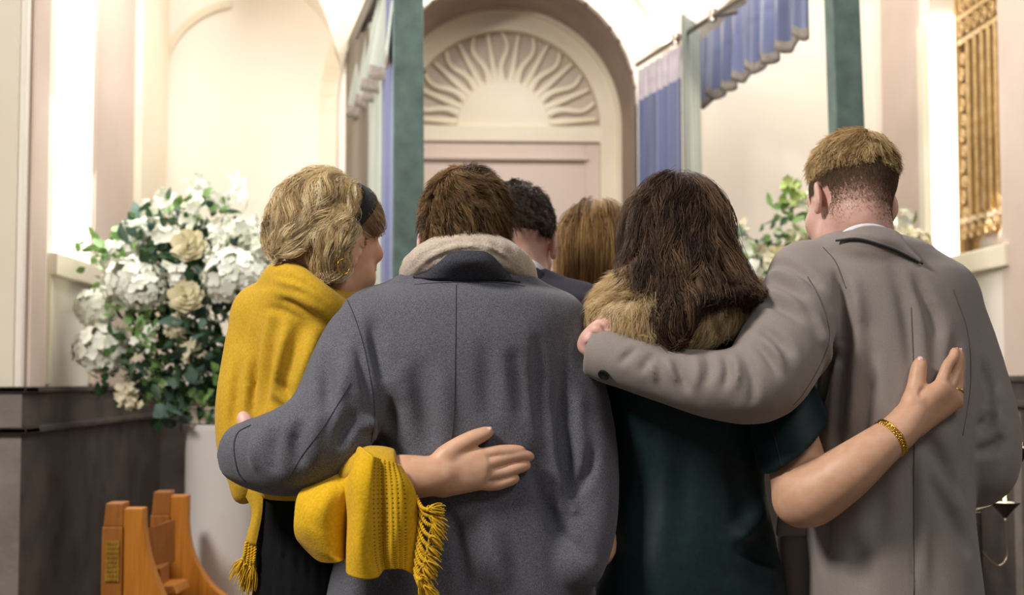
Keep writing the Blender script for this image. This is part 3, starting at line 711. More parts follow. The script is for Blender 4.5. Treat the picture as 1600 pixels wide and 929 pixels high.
for uv in ([(537,455),(556,500),(573,560),(585,640),(580,690)], [(548,598),(510,660),(470,715),(450,748)], [(648,444),(700,441),(770,441),(820,447)], [(713,445),(712,540),(710,640),(706,690)]):
    seam('seam', coat2, uv, M['seam'], coat2)
seam('cuff_edge', coat2, [(392,664),(372,676),(366,700),(372,735),(384,752)], M['seam'], coat2, .0014)
sc = SDF()
def ringc(cu, cv, Y, ru, tv, rY, r, n=26, a0=0):
    return [(*P(cu+ru*math.cos(a), cv-tv*math.sin(a), Y-rY*math.sin(a)), r*(1+.12*math.sin(3*a))) for a in np.linspace(a0, a0+2*math.pi, n)]
sc.add(chain(ringc(731, 432, 2.462, 88, 44, .098, .0195), .01)); sc.add(chain(ringc(731, 428, 2.462, 72, 52, .080, .019), .01), .012); sc.add(chain(ringc(733, 440, 2.462, 94, 38, .094, .013), .01), .006)
sc.fold([(640,424),(668,395),(731,374),(790,392),(815,428)], .003, .006); sc.fold([(648,430),(680,405),(731,390),(780,402),(808,430)], .003, .006); sc.fold([(690,382),(740,380),(790,405),(822,436)], .0025, .005)
sdf_obj('scarf', [(sc, *bounds(P(620, 360, 2.34), P(840, 480, 2.58), pad=.05), .0034)], M['scarf'], p2)
# body
R2 = rotm(-11, 12); h2 = P(731, 374, 2.475)
b2 = SDF(); L2 = head_sdf(b2, h2, R2, .95); neck(b2, h2, R2, P(735, 470, 2.46), .052, .06)
bl2 = SDF().add(chain([(*P(735, 470, 2.46), .06), (*P(730, 700, 2.46), .10), (p2.location.x, 2.46, .92, .11)], .02, 10)); legs(bl2, p2.location.x, 2.46, dx=.085, r=.075)
hd = SDF()    # left hand behind the woman's back, only the thumb shows above the cuff
wr = P(378, 694, 2.39)
hd.add(chain([(*P(430, 708, 2.345), .03), (*wr, .026)], .01)); hd.add(ell(P(392, 692, 2.46), (.03, .05, .03)), .02)
hd.add(chain([(*P(392, 682, 2.372), .014), (*P(386, 666, 2.366), .0125), (*P(380, 651, 2.37), .0095)], .006, 8), .01)
for i in range(4): finger_chain(hd, [(*P(388+4*i, 676+9*i, 2.47), .010), (*P(386+4*i, 676+9*i, 2.52), .0095), (*P(392+3*i, 678+9*i, 2.55), .008)])
body2 = sdf_obj('body', [(b2, h2-.16, h2+.17, .003), (bl2, np.array([p2.location.x-.28, 2.25, 0]), np.array([p2.location.x+.28, 2.7, 1.5]), .012), (hd, *bounds(P(345, 640, 2.34), P(430, 720, 2.54), pad=.03), .002)], M['skin_pink'], p2)
nail(body2, P(381, 652, 2.361), np.array((-.1, -1, .3)), P(378, 642, 2.37)-P(384, 660, 2.366), .0055, .007)
tr = SDF(); legs(tr, p2.location.x, 2.46, dx=.085, r=.095); sdf_obj('trousers', [(tr, np.array([p2.location.x-.25, 2.3, .05]), np.array([p2.location.x+.25, 2.62, .95]), .012)], M['trouser'], p2)
shoes(p2, p2.location.x, 2.46)
# hair: full crop swirling out of the crown
def short_hair(name, c, R, L, s, parent, vol, pred, crown, cols, n, length, lift, kids=14, spread=.004, seed=11, wob=.35, rad=.00045, grav=.5, M_=8, frizz=.0009, lenf=None, fwd=0, core_cut=None, label=None, coh=.3, cshift=-.004):
    S = SDF()
    for q, r in vol: S.add(ell(L(*q), np.array(r)*s, R), .03)
    for f in core_cut or []: S.cut(f, .022)
    ro = roots_on(S, c+R@np.array((0, 0, .03)), (.14, .14, .16), n, pred, seed); cr = L(*crown)
    def dirf(p, t):
        d = p-cr; d = d/(np.linalg.norm(d, axis=1)[:, None]+1e-6)
        sw = np.cross(np.broadcast_to(R@np.array((0, -.5, .8)), d.shape), d)
        return d+sw*.35+np.array((0, 0, -grav))+R@np.array((0, fwd, 0))
    ln = np.full(len(ro), length) if lenf is None else lenf(ro)
    g = march(S, ro, dirf, ln*np.random.default_rng(seed).uniform(.6, 1.2, len(ro)), M_, lift, seed, wob, coh, .05)
    return hair(name, S, g, kids, spread, .35, rad, cols, parent, M['hair'], S, seed=seed, cshift=cshift, h=.0045, lo=c-.18, hi=c+.20, frizz=frizz, label=label)
inv = lambda p, c, R: (p-c)@R
P2V = [((0, -.012, .036), (.0795, .103, .094)), ((0, -.045, -.01), (.062, .064, .072))]
def pred2(p):
    q = inv(p, h2, R2); return (q[:, 2] > -.075-.2*np.maximum(q[:, 1], 0)) & ~((q[:, 1] > .045) & (q[:, 2] < .055)) & ~((np.abs(q[:, 0]) > .050) & (q[:, 2] < .036) & (q[:, 1] > -.048))
short_hair('hair', h2, R2, L2, .95, p2, P2V, pred2, (-.010, -.075, .098), [(104,76,46), (78,56,34), (134,102,64), (58,42,28), (152,118,76)], 1500, .036, lambda t: .001+.010*t*t, kids=13, spread=.0026, wob=.3, coh=.55, core_cut=[plane(L2(0, -.03, -.078), R2@np.array((0, .1, -1))), plane(L2(0, .052, .0), R2@np.array((0, .9, -.55)))])

# ---------------------------------------------------------------- man in the taupe coat
p6 = thing('person', 'tall man with fair cropped hair in a taupe wool overcoat at right', 'person', (*P(1390, 600, 2.47)[:2], 0))
tc = SDF()
tc.add(loft([(392,1296,1446,2.475,.07), (408,1266,1466,2.475,.098), (430,1240,1488,2.47,.122), (470,1240,1508,2.47,.132), (540,1262,1518,2.47,.138), (620,1270,1520,2.465,.14), (700,1266,1514,2.465,.14), (790,1262,1510,2.465,.142), (860,1266,1516,2.465,.146), (929,1266,1524,2.465,.15), (1060,1256,1536,2.465,.155), (1300,1240,1550,2.465,.16)], 2.5, .04))
tc.add(cone(P(1366, 418, 2.455), P(1258, 430, 2.46), .054, .060), .05).add(cone(P(1380, 420, 2.455), P(1472, 462, 2.47), .052, .062), .05)
tc.add(chain([PR(1304, 388, 2.445, .018), PR(1338, 386, 2.388, .022), PR(1375, 391, 2.376, .022), PR(1415, 402, 2.40, .020), PR(1440, 412, 2.46, .018)], .02, 16), .03)
tc.add(chain([PR(1264, 440, 2.44, .064), PR(1241, 500, 2.39, .070), PR(1210, 566, 2.335, .067), PR(1178, 600, 2.315, .0585), PR(1110, 600, 2.315, .0485), PR(1040, 584, 2.33, .0405), PR(985, 566, 2.345, .039), PR(925, 549, 2.372, .0385)], .02, 20), .022)
tc.add(chain([PR(1474, 478, 2.47, .062), PR(1510, 570, 2.45, .057), PR(1536, 660, 2.43, .055), PR(1538, 726, 2.42, .052), PR(1514, 742, 2.47, .050), PR(1490, 730, 2.54, .046)], .02, 14), .012)
cp6 = P(922, 547, 2.373); tc.cut(lambda p, f=plane(cp6, cp6-P(980, 562, 2.345)): np.where(p[:, 0] < P(990, 560, 2.34)[0], f(p), -9), .008)
tc.sub(cone(P(890, 541, 2.38), P(940, 551, 2.366),     .036, .030), .006)
F = tc.fold
F([(1300,500),(1296,560),(1284,620),(1276,655)], .014, .013); F([(1322,500),(1318,580),(1310,660),(1306,720)], .007, .014); F([(1340,520),(1338,600),(1330,680)], -.005, .016)
F([(1362,540),(1356,620),(1342,712)], .006, .014); F([(1304,418),(1316,450),(1320,500),(1318,560)], .009, .012); F([(1330,430),(1340,480),(1345,540)], -.004, .016)
F([(1392,412),(1412,468),(1424,540),(1428,600)], .004, .016); F([(1426,424),(1448,474),(1470,530)], .005, .014); F([(1455,470),(1462,540),(1466,620)], .004, .018); F([(1490,520),(1490,600),(1486,680)], .005, .016)
F([(1424,690),(1426,770),(1428,860),(1428,935)], .006, .006); F([(1438,700),(1442,780),(1446,930)], -.004, .014)
F([(1452,740),(1482,800),(1516,872)], .008, .018); F([(1432,660),(1468,720),(1500,790)], .005, .018); F([(1380,740),(1372,800),(1368,860)], .005, .022); F([(1300,720),(1290,800),(1286,900)], .006, .02); F([(1340,840),(1345,890),(1345,940)], .004, .025)
F([(1516,545),(1517,620),(1508,690),(1500,750),(1508,790)], .014, .010)
F([(1534,560),(1546,610),(1540,640)], .005, .012); F([(1560,620),(1545,655),(1525,670)], .006, .012); F([(1570,680),(1548,700),(1522,706)], .006, .012); F([(1545,590),(1556,640),(1566,690)], -.003, .012)
# sleeve wrinkles
F([(1206,414),(1236,416),(1264,432),(1284,452)], .007, .013); F([(1196,440),(1230,448),(1262,468)], .006, .012); F([(1190,470),(1220,480),(1256,506)], .006, .012); F([(1200,428),(1236,432),(1266,450)], -.004, .011); F([(1196,456),(1228,464),(1260,488)], -.004, .011)
F([(1160,548),(1172,572),(1178,604),(1172,634)], .008, .011); F([(1144,552),(1152,580),(1150,610)], -.005, .010); F([(1176,532),(1200,556),(1216,590)], .007, .011); F([(1132,554),(1138,580),(1128,612)], .007, .010); F([(1186,510),(1216,530),(1240,560)], .006, .012); F([(1190,530),(1210,550),(1226,580)], -.004, .010)
F([(1100,548),(1110,572),(1104,604)], .006, .010); F([(1056,560),(1066,590),(1076,612)], .007, .010); F([(996,542),(982,554),(966,570)], .006, .009); F([(1022,552),(1012,566),(1000,582)], .006, .009); F([(1084,552),(1090,580),(1086,610)], -.005, .010); F([(1040,556),(1048,578),(1060,600)], -.005, .010); F([(1010,560),(1020,580),(1024,596)], -.004, .009)
F([(1270,480),(1290,540),(1290,600)], -.004, .014)
lo, hi = bounds(P(905, 390, 2.45), P(1590, 400, 2.45), (0, 2.24, .50), (0, 2.66, .5), pad=.06)
coat6 = sdf_obj('overcoat', [(tc, lo, hi, .0038)], M['taupewool'], p6)
bt = [(1306,375),(1340,372),(1375,381),(1412,396),(1442,411)]; md_ = [(1312,370),(1343,364),(1375,368),(1410,380),(1438,406)]; tp_ = [(1316,369),(1345,356),(1374,355),(1404,365),(1430,398)]
YN = lambda u, r: 2.455-math.sqrt(max(r*r-((u-1352)/905)**2, 0))
B3 = [np.array(P(u, v, min(tc.on(u, v+6, 0)[1], YN(u, .086))-.006)) for u, v in bt]
coll6 = sheet('coat_collar', [B3, [P(u, v, min(q[1]+.003, YN(u, .084))) for (u, v), q in zip(md_, B3)], [P(u, v, max(q[1]+.006, YN(u, .078))) for (u, v), q in zip(tp_, B3)], [P(u, v+12, max(q[1]+.014, YN(u, .072))) for (u, v), q in zip(tp_, B3)]], M['taupewool'], coat6, 50, 20, .004)
MB().tube(catmull([q+np.array((0, -.0005, -.001)) for q in B3], 40), .0017, 8).build('under_collar', M['seam'], coat6, smooth=True)
for uv in ([(1286,386),(1306,410),(1322,450)], [(1262,432),(1282,470),(1296,520),(1286,560),(1258,610),(1240,632)], [(1424,480),(1428,600),(1428,760),(1428,930)], [(1488,450),(1512,520),(1516,600),(1504,680)]):
    seam('seam', coat6, uv, M['taupe_seam'], coat6, .0009)
bq = tc.on(944, 584, .0); nb = tc.grad(bq[None])[0]
def disc(c, n, r, t, name, m, parent):
    q = Vector(n).to_track_quat('Z', 'Y').to_matrix(); mb = MB(); mb.lathe([(r*.7, 0), (r, t*.3), (r, t*.8), (r*.85, t), (r*.7, t*.75), (.0005, t*.7)], seg=24)
    mb.v = [tuple(np.array(q @ Vector(x))+c) for x in mb.v]; return mb.build(name, m, parent, smooth=True)
disc(bq, nb, .0095, .005, 'cuff_button', mat('dark_horn_button', (24,22,24), .3), coat6)
# front skirt of the coat with a pocket flap, seen past the woman's dress
sk = SDF().add(loft([(790,1214,1300,2.52,.03), (860,1216,1300,2.52,.03), (929,1222,1300,2.52,.03), (1100,1226,1300,2.52,.03), (1290,1230,1300,2.52,.03)], 3, .02))
sdf_obj('coat_front', [(sk, *bounds(P(1205, 770, 2.48), P(1310, 770, 2.56), (0.5, 2.5, .52), pad=.03), .005)], M['taupewool'], coat6)
fl = SDF().add(loft([(802,1214,1268,2.488,.005), (820,1213,1266,2.486,.006), (838,1212,1262,2.486,.005)], 4, .006, 20)); sdf_obj('pocket_flap', [(fl, *bounds(P(1205, 795, 2.48), P(1275, 845, 2.5), pad=.02), .003)], M['taupewool'], coat6)
R6 = rotm(16, 14, 4); h6 = P(1331, 311, 2.475)
b6 = SDF(); L6 = head_sdf(b6, h6, R6, .90); neck(b6, h6, R6, P(1360, 425, 2.475), .053, .055, .9)
bl6 = SDF().add(chain([(*P(1362, 425, 2.46), .062), (*P(1385, 650, 2.47), .10), (p6.location.x, 2.47, .95, .11)], .02, 10)); legs(bl6, p6.location.x, 2.47, dx=.07, r=.06)
hd = SDF()   # left hand hooked over the woman's shoulder
hd.add(chain([PR(1000, 566, 2.345, .028), PR(946, 550, 2.366, .026)], .01))
for a, b, r in ((PR(945, 552, 2.366, 0), PR(916, 540, 2.375, 0), .0150), (PR(945, 545, 2.362, 0), PR(922, 527, 2.365, 0), .0155), (PR(948, 536, 2.36, 0), PR(936, 514, 2.362, 0), .0155), (PR(952, 532, 2.366, 0), PR(950, 508, 2.372, 0), .015)):
    hd.add(cone(a[:3], b[:3], .020, r), .016)
for k_, (u, v, Y) in enumerate([(921, 545, 2.378), (925, 531, 2.368), (936, 517, 2.364), (950, 510, 2.372)]):
    finger_chain(hd, [PR(u, v, Y, .0108), PR(u-8+k_*2, v-5, Y+.03, .0098), PR(u-5+k_*2, v+2, Y+.058, .009), PR(u+8, v+6, Y+.072, .008)], .005)
for u, v, Y, r in ((919, 544, 2.366, .0115), (921, 530, 2.356, .0120), (933, 515, 2.352, .0120), (948, 506, 2.358, .0112)): hd.add(ell(P(u, v, Y), (r, r, r)), .006)
for q in ([(932,541),(922,538),(914,537)], [(940,531),(932,524),(924,520)], [(950,524),(945,514),(938,508)]): hd.fold(q, .0022, .004)
finger_chain(hd, [PR(962, 530, 2.362, .0145), PR(962, 510, 2.362, .0125), PR(955, 499, 2.375, .0115), PR(947, 497, 2.395, .009)], .008)
body6 = sdf_obj('body', [(b6, h6-.17, h6+.17, .003), (bl6, np.array([p6.location.x-.28, 2.25, 0]), np.array([p6.location.x+.28, 2.7, 1.5]), .012), (hd, *bounds(P(900, 490, 2.34), P(1000, 570, 2.45), pad=.02), .002)], M['skin_pink'], p6)
tr = SDF(); legs(tr, p6.location.x, 2.47, dx=.07, r=.075); sdf_obj('trousers', [(tr, np.array([p6.location.x-.25, 2.3, .05]), np.array([p6.location.x+.25, 2.65, .98]), .012)], M['trouser'], p6)
shoes(p6, p6.location.x, 2.47)
sc6 = [(u, v, YN(u, .068)) for u, v in ((1299,384),(1310,370),(1325,357),(1350,350),(1374,352),(1392,361),(1404,374))]
sheet('shirt_collar', [[P(u, v+22, Y+.004) for u, v, Y in sc6], [P(u, v+8, Y) for u, v, Y in sc6], [P(u, v, Y) for u, v, Y in sc6], [P(u, v+4, Y+.006) for u, v, Y in sc6]], M['shirt'], p6, 40, 12, .002)
P6V = [((0, -.012, .040), (.0785, .0985, .092))]
def pred6(p):
    q = inv(p, h6, R6); return (q[:, 2] > .027) & (q[:, 2] > .027+(q[:, 1]-.04)*.5)
def len6(p):
    q = inv(p, h6, R6); return np.clip((q[:, 2]-.024)/.065, .10, 1)*.044
short_hair('hair', h6, R6, L6, .90, p6, P6V, pred6, (.02, -.06, .118), [(132,104,68), (166,134,90), (194,160,110), (216,184,132), (234,206,156)], 900, .04, lambda t: .001+.011*t*t, kids=12, spread=.0030, lenf=len6, cshift=-.0015, grav=.15, fwd=.25, seed=21, core_cut=[plane(L6(0, 0, .028), R6@np.array((0, .3, -1)))])
# clipped fade of the back and sides: short stubble on the skin
def pred6b(p):
    q = inv(p, h6, R6); g = np.random.default_rng(5).uniform(0, 1, len(p)); zz = q[:, 2]+.012*np.sin(q[:, 0]*60)
    return (q[:, 1] < .04+.3*zz) & (zz < .05) & (zz > -.08) & (g < np.clip((zz+.07)/.085, .0, 1)**1.7) & ~((np.abs(q[:, 0]) > .058) & (zz < .020) & (q[:, 1] > -.028))
hs = SDF(); hs.p = [x for x in b6.p if x[1] == 'u'][:2]; hs.add(cone(h6+R6@np.array((0, -.020, -.040)), P(1360, 425, 2.475), .053, .055), .02)
ro = roots_on(hs, h6, (.12, .14, .14), 26000, pred6b, 31)
zz = inv(ro, h6, R6)[:, 2]
g6 = march(hs, ro, lambda p, t: np.broadcast_to(R6@np.array((0, -.15, -1.)), p.shape), .0025+.0085*np.clip((zz+.02)/.06, 0, 1)**1.5, 4, lambda t: .0003+.003*t, 32, .4)
hair('clipped_hair', hs, g6, 1, 0, 1, .0002, [(112,90,68), (96,76,58), (130,104,78)], p6, M['hair'], None, seed=33, frizz=.0004)

# ---------------------------------------------------------------- woman in the dark green dress
p5 = thing('person', 'woman with long wavy brown hair, fur collar and dark green dress between the two overcoats', 'person', (*P(1075, 600, 2.50)[:2], 0))
dr = SDF()
dr.add(loft([(492,1020,1130,2.50,.07), (512,972,1180,2.50,.09), (545,952,1202,2.50,.105), (600,944,1206,2.50,.112), (660,946,1200,2.50,.112), (740,952,1192,2.50,.108), (820,944,1204,2.50,.118), (880,936,1216,2.50,.125), (929,930,1224,2.50,.13), (1060,918,1236,2.50,.135), (1330,905,1250,2.50,.14)], 2.3, .04))
sl = SDF().add(chain([PR(1168, 545, 2.48, .058), PR(1206, 600, 2.45, .057), PR(1236, 672, 2.405, .061), PR(1250, 730, 2.372, .062)], .02, 12), .02)
sl.cut(plane(P(1241, 703, 2.36), (.645, .10, -.764)), .003)
dr.add(chain([PR(966, 550, 2.50, .05), PR(950, 640, 2.52, .046), PR(948, 720, 2.52, .043)], .02, 10), .02)
F = dr.fold
F([(1196,640),(1200,700),(1208,760)], .010, .012); F([(1196,780),(1170,830),(1150,860)], -.006, .022); F([(1140,680),(1160,780),(1180,860),(1196,935)], .005, .03); F([(1000,640),(1010,760),(1000,880)], .005, .03); F([(1070,640),(1064,760),(1060,880)], .003, .03); F([(1140,855),(1180,862),(1215,890)], .007, .016)
lo, hi = bounds(P(925, 480, 2.5), P(1290, 490, 2.4), (.2, 2.33, .45), (.2, 2.68, .5), pad=.05)
dress = sdf_obj('dress', [(dr, lo, hi, .005), (sl, *bounds(P(1160, 520, 2.48), P(1290, 740, 2.36), pad=.09), .004)], M['greensatin'], p5)
seam('sleeve_seam', dress, [(1200,640),(1212,690),(1222,728)], M['seam'], dress, .0008)
R5 = rotm(4, 12); h5 = P(1056, 388, 2.50)
b5 = SDF(); L5 = head_sdf(b5, h5, R5, .96); neck(b5, h5, R5, P(1062, 500, 2.48), .047, .055)
bl5 = SDF().add(chain([(*P(1062, 500, 2.48), .055), (*P(1070, 700, 2.5), .07), (p5.location.x, 2.5, .9, .08)], .02, 10)); legs(bl5, p5.location.x, 2.50, .88, .06, .065)
bl5.add(chain([PR(968, 552, 2.50, .045), PR(950, 700, 2.52, .036), PR(944, 800, 2.50, .03), PR(938, 850, 2.44, .022), PR(934, 868, 2.41, .018)], .02, 12), .03)
ar5 = SDF()
hit = lambda u, v, o: gc_or(u, v, o)
def on6(u, v, off): q = tc.on(u, v, off); return q
ARM5 = [PR(1196, 590, 2.46, .042), PR(1230, 670, 2.415, .040), PR(1247, 730, 2.382, .042), PR(1254, 770, 2.352, .041), PR(1268, 774, 2.330, .042), PR(1318, 741, 2.300, .0385), PR(1368, 702, 2.290, .029), PR(1402, 676, 2.296, .0225), PR(1420, 658, 2.300, .0215)]
ar5.add(chain(ARM5, .018, 26))
ar5.add(ell(P(1245, 788, 2.352), (.030, .026, .026)), .025)
KN = [(1460,604,.0105), (1471,612,.0100), (1479,620,.0095), (1484,629,.0088)]
cm = P(1424, 648, 2.300)
kn = [on6(u, v, r+.002) for u, v, r in KN]
kn[0] = kn[0]+np.array((0, -.012, 0)); kn[1] = kn[1]+np.array((0, -.010, 0)); kn[2] += np.array((0, -.006, 0))
for i, (u, v, r) in enumerate(KN):
    ar5.add(cone(P(1417+i*6, 652+i*5, 2.302+.003*i), kn[i],   .019-.002*i, r+.002), .014)
FG = [[(1467,589),(1474,572),(1480,557),(1482,548)], [(1478,595),(1485,577),(1490,560),(1491,549)], [(1486,604),(1492,586),(1496,573),(1498,565)], [(1489,616),(1493,606),(1495,598),(1496,593)]]
RR = [[.0088, .0080, .0074, .0064], [.0086, .0078, .0072, .0062], [.0082, .0075, .0068, .006], [.0074, .0068, .006, .0055]]
for i in range(4):
    q = [(*kn[i], KN[i][2])]
    for (u, v), r in zip(FG[i], RR[i]):
        w_ = on6(u, v, r+.001); w_[1] -= (.012, .008, .006, .005)[i]; q.append((*w_, r))
    finger_chain(ar5, q, .0015, 14)
th = [on6(u, v, r+.001) for u, v, r in ((1421,628,.016), (1428,604,.0135), (1434,583,.0115), (1438,568,.0095))]
th[0][1] = min(th[0][1], 2.305)
ar5.add(cone(cm, th[0], .019, .0145), .016); finger_chain(ar5, [(*q, r) for q, r in zip(th, (.0165, .0138, .0122, .0098))], .010, 14)
ar5.fold([(1446,606),(1440,610),(1436,622)], .0015, .006)
armhi = bounds(P(1190, 590, 2.46), P(1500, 545, 2.3), P(1250, 820, 2.3), P(1490, 600, 2.36), pad=.06)
body5 = sdf_obj('body', [(b5, h5-.17, h5+.16, .0035), (bl5, np.array([p5.location.x-.28, 2.25, 0]), np.array([p5.location.x+.25, 2.7, 1.45]), .010), (ar5, *armhi, .0021)], M['skin_tan'], p5)
tp = np.array(th[-1]); nn = tc.grad(tp[None])[0]; nail(body5, tp+nn*.0085+(P(1438,566,2.3)-P(1437,572,2.3))*.3, nn+np.array((-.1, -.3, 0)), th[3]-th[2], .0058, .0075)
for i in (0, 1, 2):
    a = on6(*FG[i][3], RR[i][3]+.001); b = on6(*FG[i][2], RR[i][2]+.001); nd = np.array((.55, -.75, .1)); nail(body5, a+nd/np.linalg.norm(nd)*.0066+np.array((0, -(.008, .006, .002)[i], 0)), nd, a-b, .0042, .006)
# bracelet and ring
def ring_about(name, c, ax, r, tube, m, parent, n=40, chainlink=False, label=None):
    ax = ax/np.linalg.norm(ax); a = np.cross(ax, (0, 0, 1.)); a /= np.linalg.norm(a); b = np.cross(ax, a)
    if not chainlink:
        return MB().tube([c+r*(math.cos(t)*a+math.sin(t)*b) for t in np.linspace(0, 2*math.pi, n+1)], tube, 8, cap=False).build(name, m, parent, smooth='all', label=label)
    mb = MB()
    for i in range(n):
        t = 2*math.pi*i/n; cc_ = c+r*(math.cos(t)*a+math.sin(t)*b); tg = -math.sin(t)*a+math.cos(t)*b; rd_ = math.cos(t)*a+math.sin(t)*b
        u1 = (tg*.8+ax*.6); u1 /= np.linalg.norm(u1); u2 = np.cross(rd_, u1)
        mb.tube([cc_+.0052*math.cos(s)*u1+.0036*math.sin(s)*u2+rd_*.0012*math.sin(2*s) for s in np.linspace(0, 2*math.pi, 15)], .0014, 6, cap=False)
    mb.tube([c+(r-.001)*(math.cos(t)*a+math.sin(t)*b)+ax*.0042 for t in np.linspace(0, 2*math.pi, 41)], .0012, 6, cap=False); mb.tube([c+(r-.001)*(math.cos(t)*a+math.sin(t)*b)-ax*.0042 for t in np.linspace(0, 2*math.pi, 41)], .0012, 6, cap=False)
    return mb.build(name, m, parent, smooth='all', label=label)
aq = catmull(ARM5, 200); ai = int(np.argmin(np.abs(aq[:, 0]-P(1391, 690, 2.293)[0]))); ring_about('bracelet', aq[ai, :3], aq[ai+3, :3]-aq[ai-3, :3], aq[ai, 3]+.0078, .003, M['gold'], p5, 34, True, 'gold chain bracelet')
rg = on6(1482, 609, .011); rg[1] -= .003; ring_about('ring', rg, on6(1488, 590, .01)-on6(1479, 620, .01), .0122, .0016, M['gold'], p5, 30, label='gold ring')
MB().lathe([(.0005, -.002), (.0028, .0005), (.0022, .0018), (.0005, .002)], rg+np.array((.006, -.0095, 0)), 12).build('ring_stone', mat('pale_stone', (225,228,232), .08, coat=1), p5)
# fur collar
fu = SDF()
fu.add(chain([PR(944, 498, 2.43, .022), PR(965, 502, 2.395, .030), PR(1002, 508, 2.368, .040), PR(1050, 506, 2.355, .044), PR(1100, 490, 2.365, .036), PR(1145, 478, 2.41, .030), PR(1190, 480, 2.45, .018)], .02, 18))
fu.add(chain([PR(950, 470, 2.48, .022), PR(1000, 455, 2.42, .034), PR(1060, 448, 2.40, .036), PR(1115, 450, 2.42, .032), PR(1165, 466, 2.46, .024)], .02, 14), .03)
fu.add(chain([PR(944, 490, 2.46, .022), PR(980, 500, 2.57, .026), PR(1065, 520, 2.61, .03), PR(1150, 490, 2.57, .026), PR(1186, 478, 2.47, .02)], .02, 14), .02)
flo, fhi = bounds(P(930, 430, 2.36), P(1200, 540, 2.6), pad=.08)
ro = roots_on(fu, (flo+fhi)/2, (fhi-flo)/2, 1500, lambda p: p[:, 1] < 2.52, 41); fc = P(1060, 440, 2.45)
gf = march(fu, ro, lambda p, t: (p-fc)/np.linalg.norm(p-fc, axis=1)[:, None]*.8+np.array((0, 0, -.9)), np.random.default_rng(4).uniform(.018, .034, len(ro)), 6, lambda t: .002+.011*t, 42, .55)
hair('fur_collar', fu, gf, 16, .0045, .55, .00028, [(220,190,140), (196,164,114), (236,212,166), (160,130,88), (244,224,186)], p5, M['fur'], fu, seed=43, cshift=-.003, h=.0045, lo=flo, hi=fhi, frizz=.0012)
# long wavy hair
hv = SDF()
hv.add(ell(h5+R5@np.array((0, -.012, .034)), (.082, .103, .094), R5))
hv.add(loft([(340,992,1118,2.475,.085), (380,984,1136,2.460,.096), (420,972,1156,2.44,.100), (448,974,1170,2.42,.100), (468,992,1182,2.388,.088), (484,1018,1100,2.350,.064), (505,1028,1080,2.318,.036), (536,1040,1064,2.300,.016)], 2.2, .03), .04)
hv.sub(ell(h5+R5@np.array((0, .12, -.045)), (.066, .08, .11), R5), .02)
for uv, a in (([(1010,330),(1004,390),(1012,450)], .008), ([(1040,300),(1030,370),(1036,440),(1028,500)], .009), ([(1068,320),(1080,400),(1070,470),(1060,530)], .009), ([(1095,330),(1110,400),(1122,460)], .009), ([(1120,380),(1140,430),(1168,470)], .006), ([(1056,400),(1050,460),(1046,520)], -.008), ([(1090,420),(1100,470),(1098,510)], -.008), ([(990,400),(985,440),(980,470)], -.006)): hv.fold(uv, a, .012)
hlo, hhi = bounds(P(950, 270, 2.5), P(1200, 560, 2.36), pad=.09)
def pr5(p):
    q = inv(p, h5, R5); return (q[:, 1] < .06) | (q[:, 2] > .07)
ro = roots_on(hv, (hlo+hhi)/2, (hhi-hlo)/2, 1250, pr5, 51)
cr5 = L5(.005, -.02, .125)
def d5(p, t):
    d = p-cr5; z = np.clip((p[:, 2:3]-(h5[2]+.02))/.1, 0, 1); d = d/np.linalg.norm(d, axis=1)[:, None]
    return d*np.array((1, 1, .3))*z*1.2+np.array((0, 0, -1.))*(1.15-z)+d*np.array((.25, 0, 0))
g5 = march(hv, ro, d5, np.random.default_rng(6).uniform(.09, .20, len(ro)), 20, lambda t: -.001+.007*math.sin(min(1, t*1.2)*3.1), 52, .06, .35, .09)
hair('hair', hv, g5, 19, .0052, .35, .00042, [(44,31,26), (54,39,31), (66,48,38), (84,62,47), (108,82,60), (136,106,78)], p5, M['hair'], hv, curl=.009, cfreq=1.5, seed=53, cshift=-.005, h=.005, lo=hlo, hi=hhi, frizz=.0005)
shoes(p5, p5.location.x, 2.50, .075)

# ---------------------------------------------------------------- blonde woman in the yellow shawl
p1 = thing('person', 'woman with short wavy blonde hair, black headband and mustard yellow shawl at left', 'person', (*P(470, 600, 2.52)[:2], 0))
sw = SDF()
sw.add(loft([(436,440,490,2.50,.05), (450,430,520,2.50,.075), (462,405,540,2.51,.095), (500,396,560,2.52,.11), (560,396,570,2.52,.118), (620,398,570,2.52,.118), (700,400,570,2.52,.118), (775,400,560,2.52,.12)], 2.3, .02))
sw.add(cone(P(466, 466, 2.50), P(412, 492, 2.53), .055, .058), .04).add(cone(P(490, 480, 2.50), P(545, 505, 2.5), .055, .06), .04)
sw.add(chain([PR(412, 500, 2.53, .052), PR(404, 560, 2.53, .055), PR(390, 630, 2.51, .052), PR(386, 700, 2.50, .044), PR(388, 750, 2.49, .025), PR(378, 774, 2.485, .008)], .02, 16), .010)
sw.add(chain([PR(432, 436, 2.49, .022), PR(455, 436, 2.43, .022), PR(488, 460, 2.405, .020), PR(518, 484, 2.42, .019), PR(540, 498, 2.46, .02)], .02, 14), .03)
F = sw.fold
F([(410,506),(402,560),(397,610),(393,650)], .014, .009); F([(398,480),(392,540),(384,600),(378,660)], -.003, .014)
F([(424,430),(455,434),(490,452),(520,478)], .0035, .008); F([(428,448),(462,454),(495,470),(524,492)], .0035, .008); F([(420,466),(456,474),(486,492),(510,516)], .003, .010); F([(414,480),(440,484),(470,500)], .003, .010)
F([(436,490),(424,540),(416,600),(410,650)], .006, .014); F([(470,500),(452,560),(440,620)], .005, .016); F([(436,590),(446,612),(458,634)], .011, .011); F([(420,620),(440,640),(470,650)], .005, .012); F([(452,505),(440,560),(430,610)], -.005, .016); F([(500,500),(480,560),(462,620)], -.005, .018)
F([(376,560),(368,620),(364,690)], .005, .012); F([(386,660),(376,710),(372,750)], .006, .010)
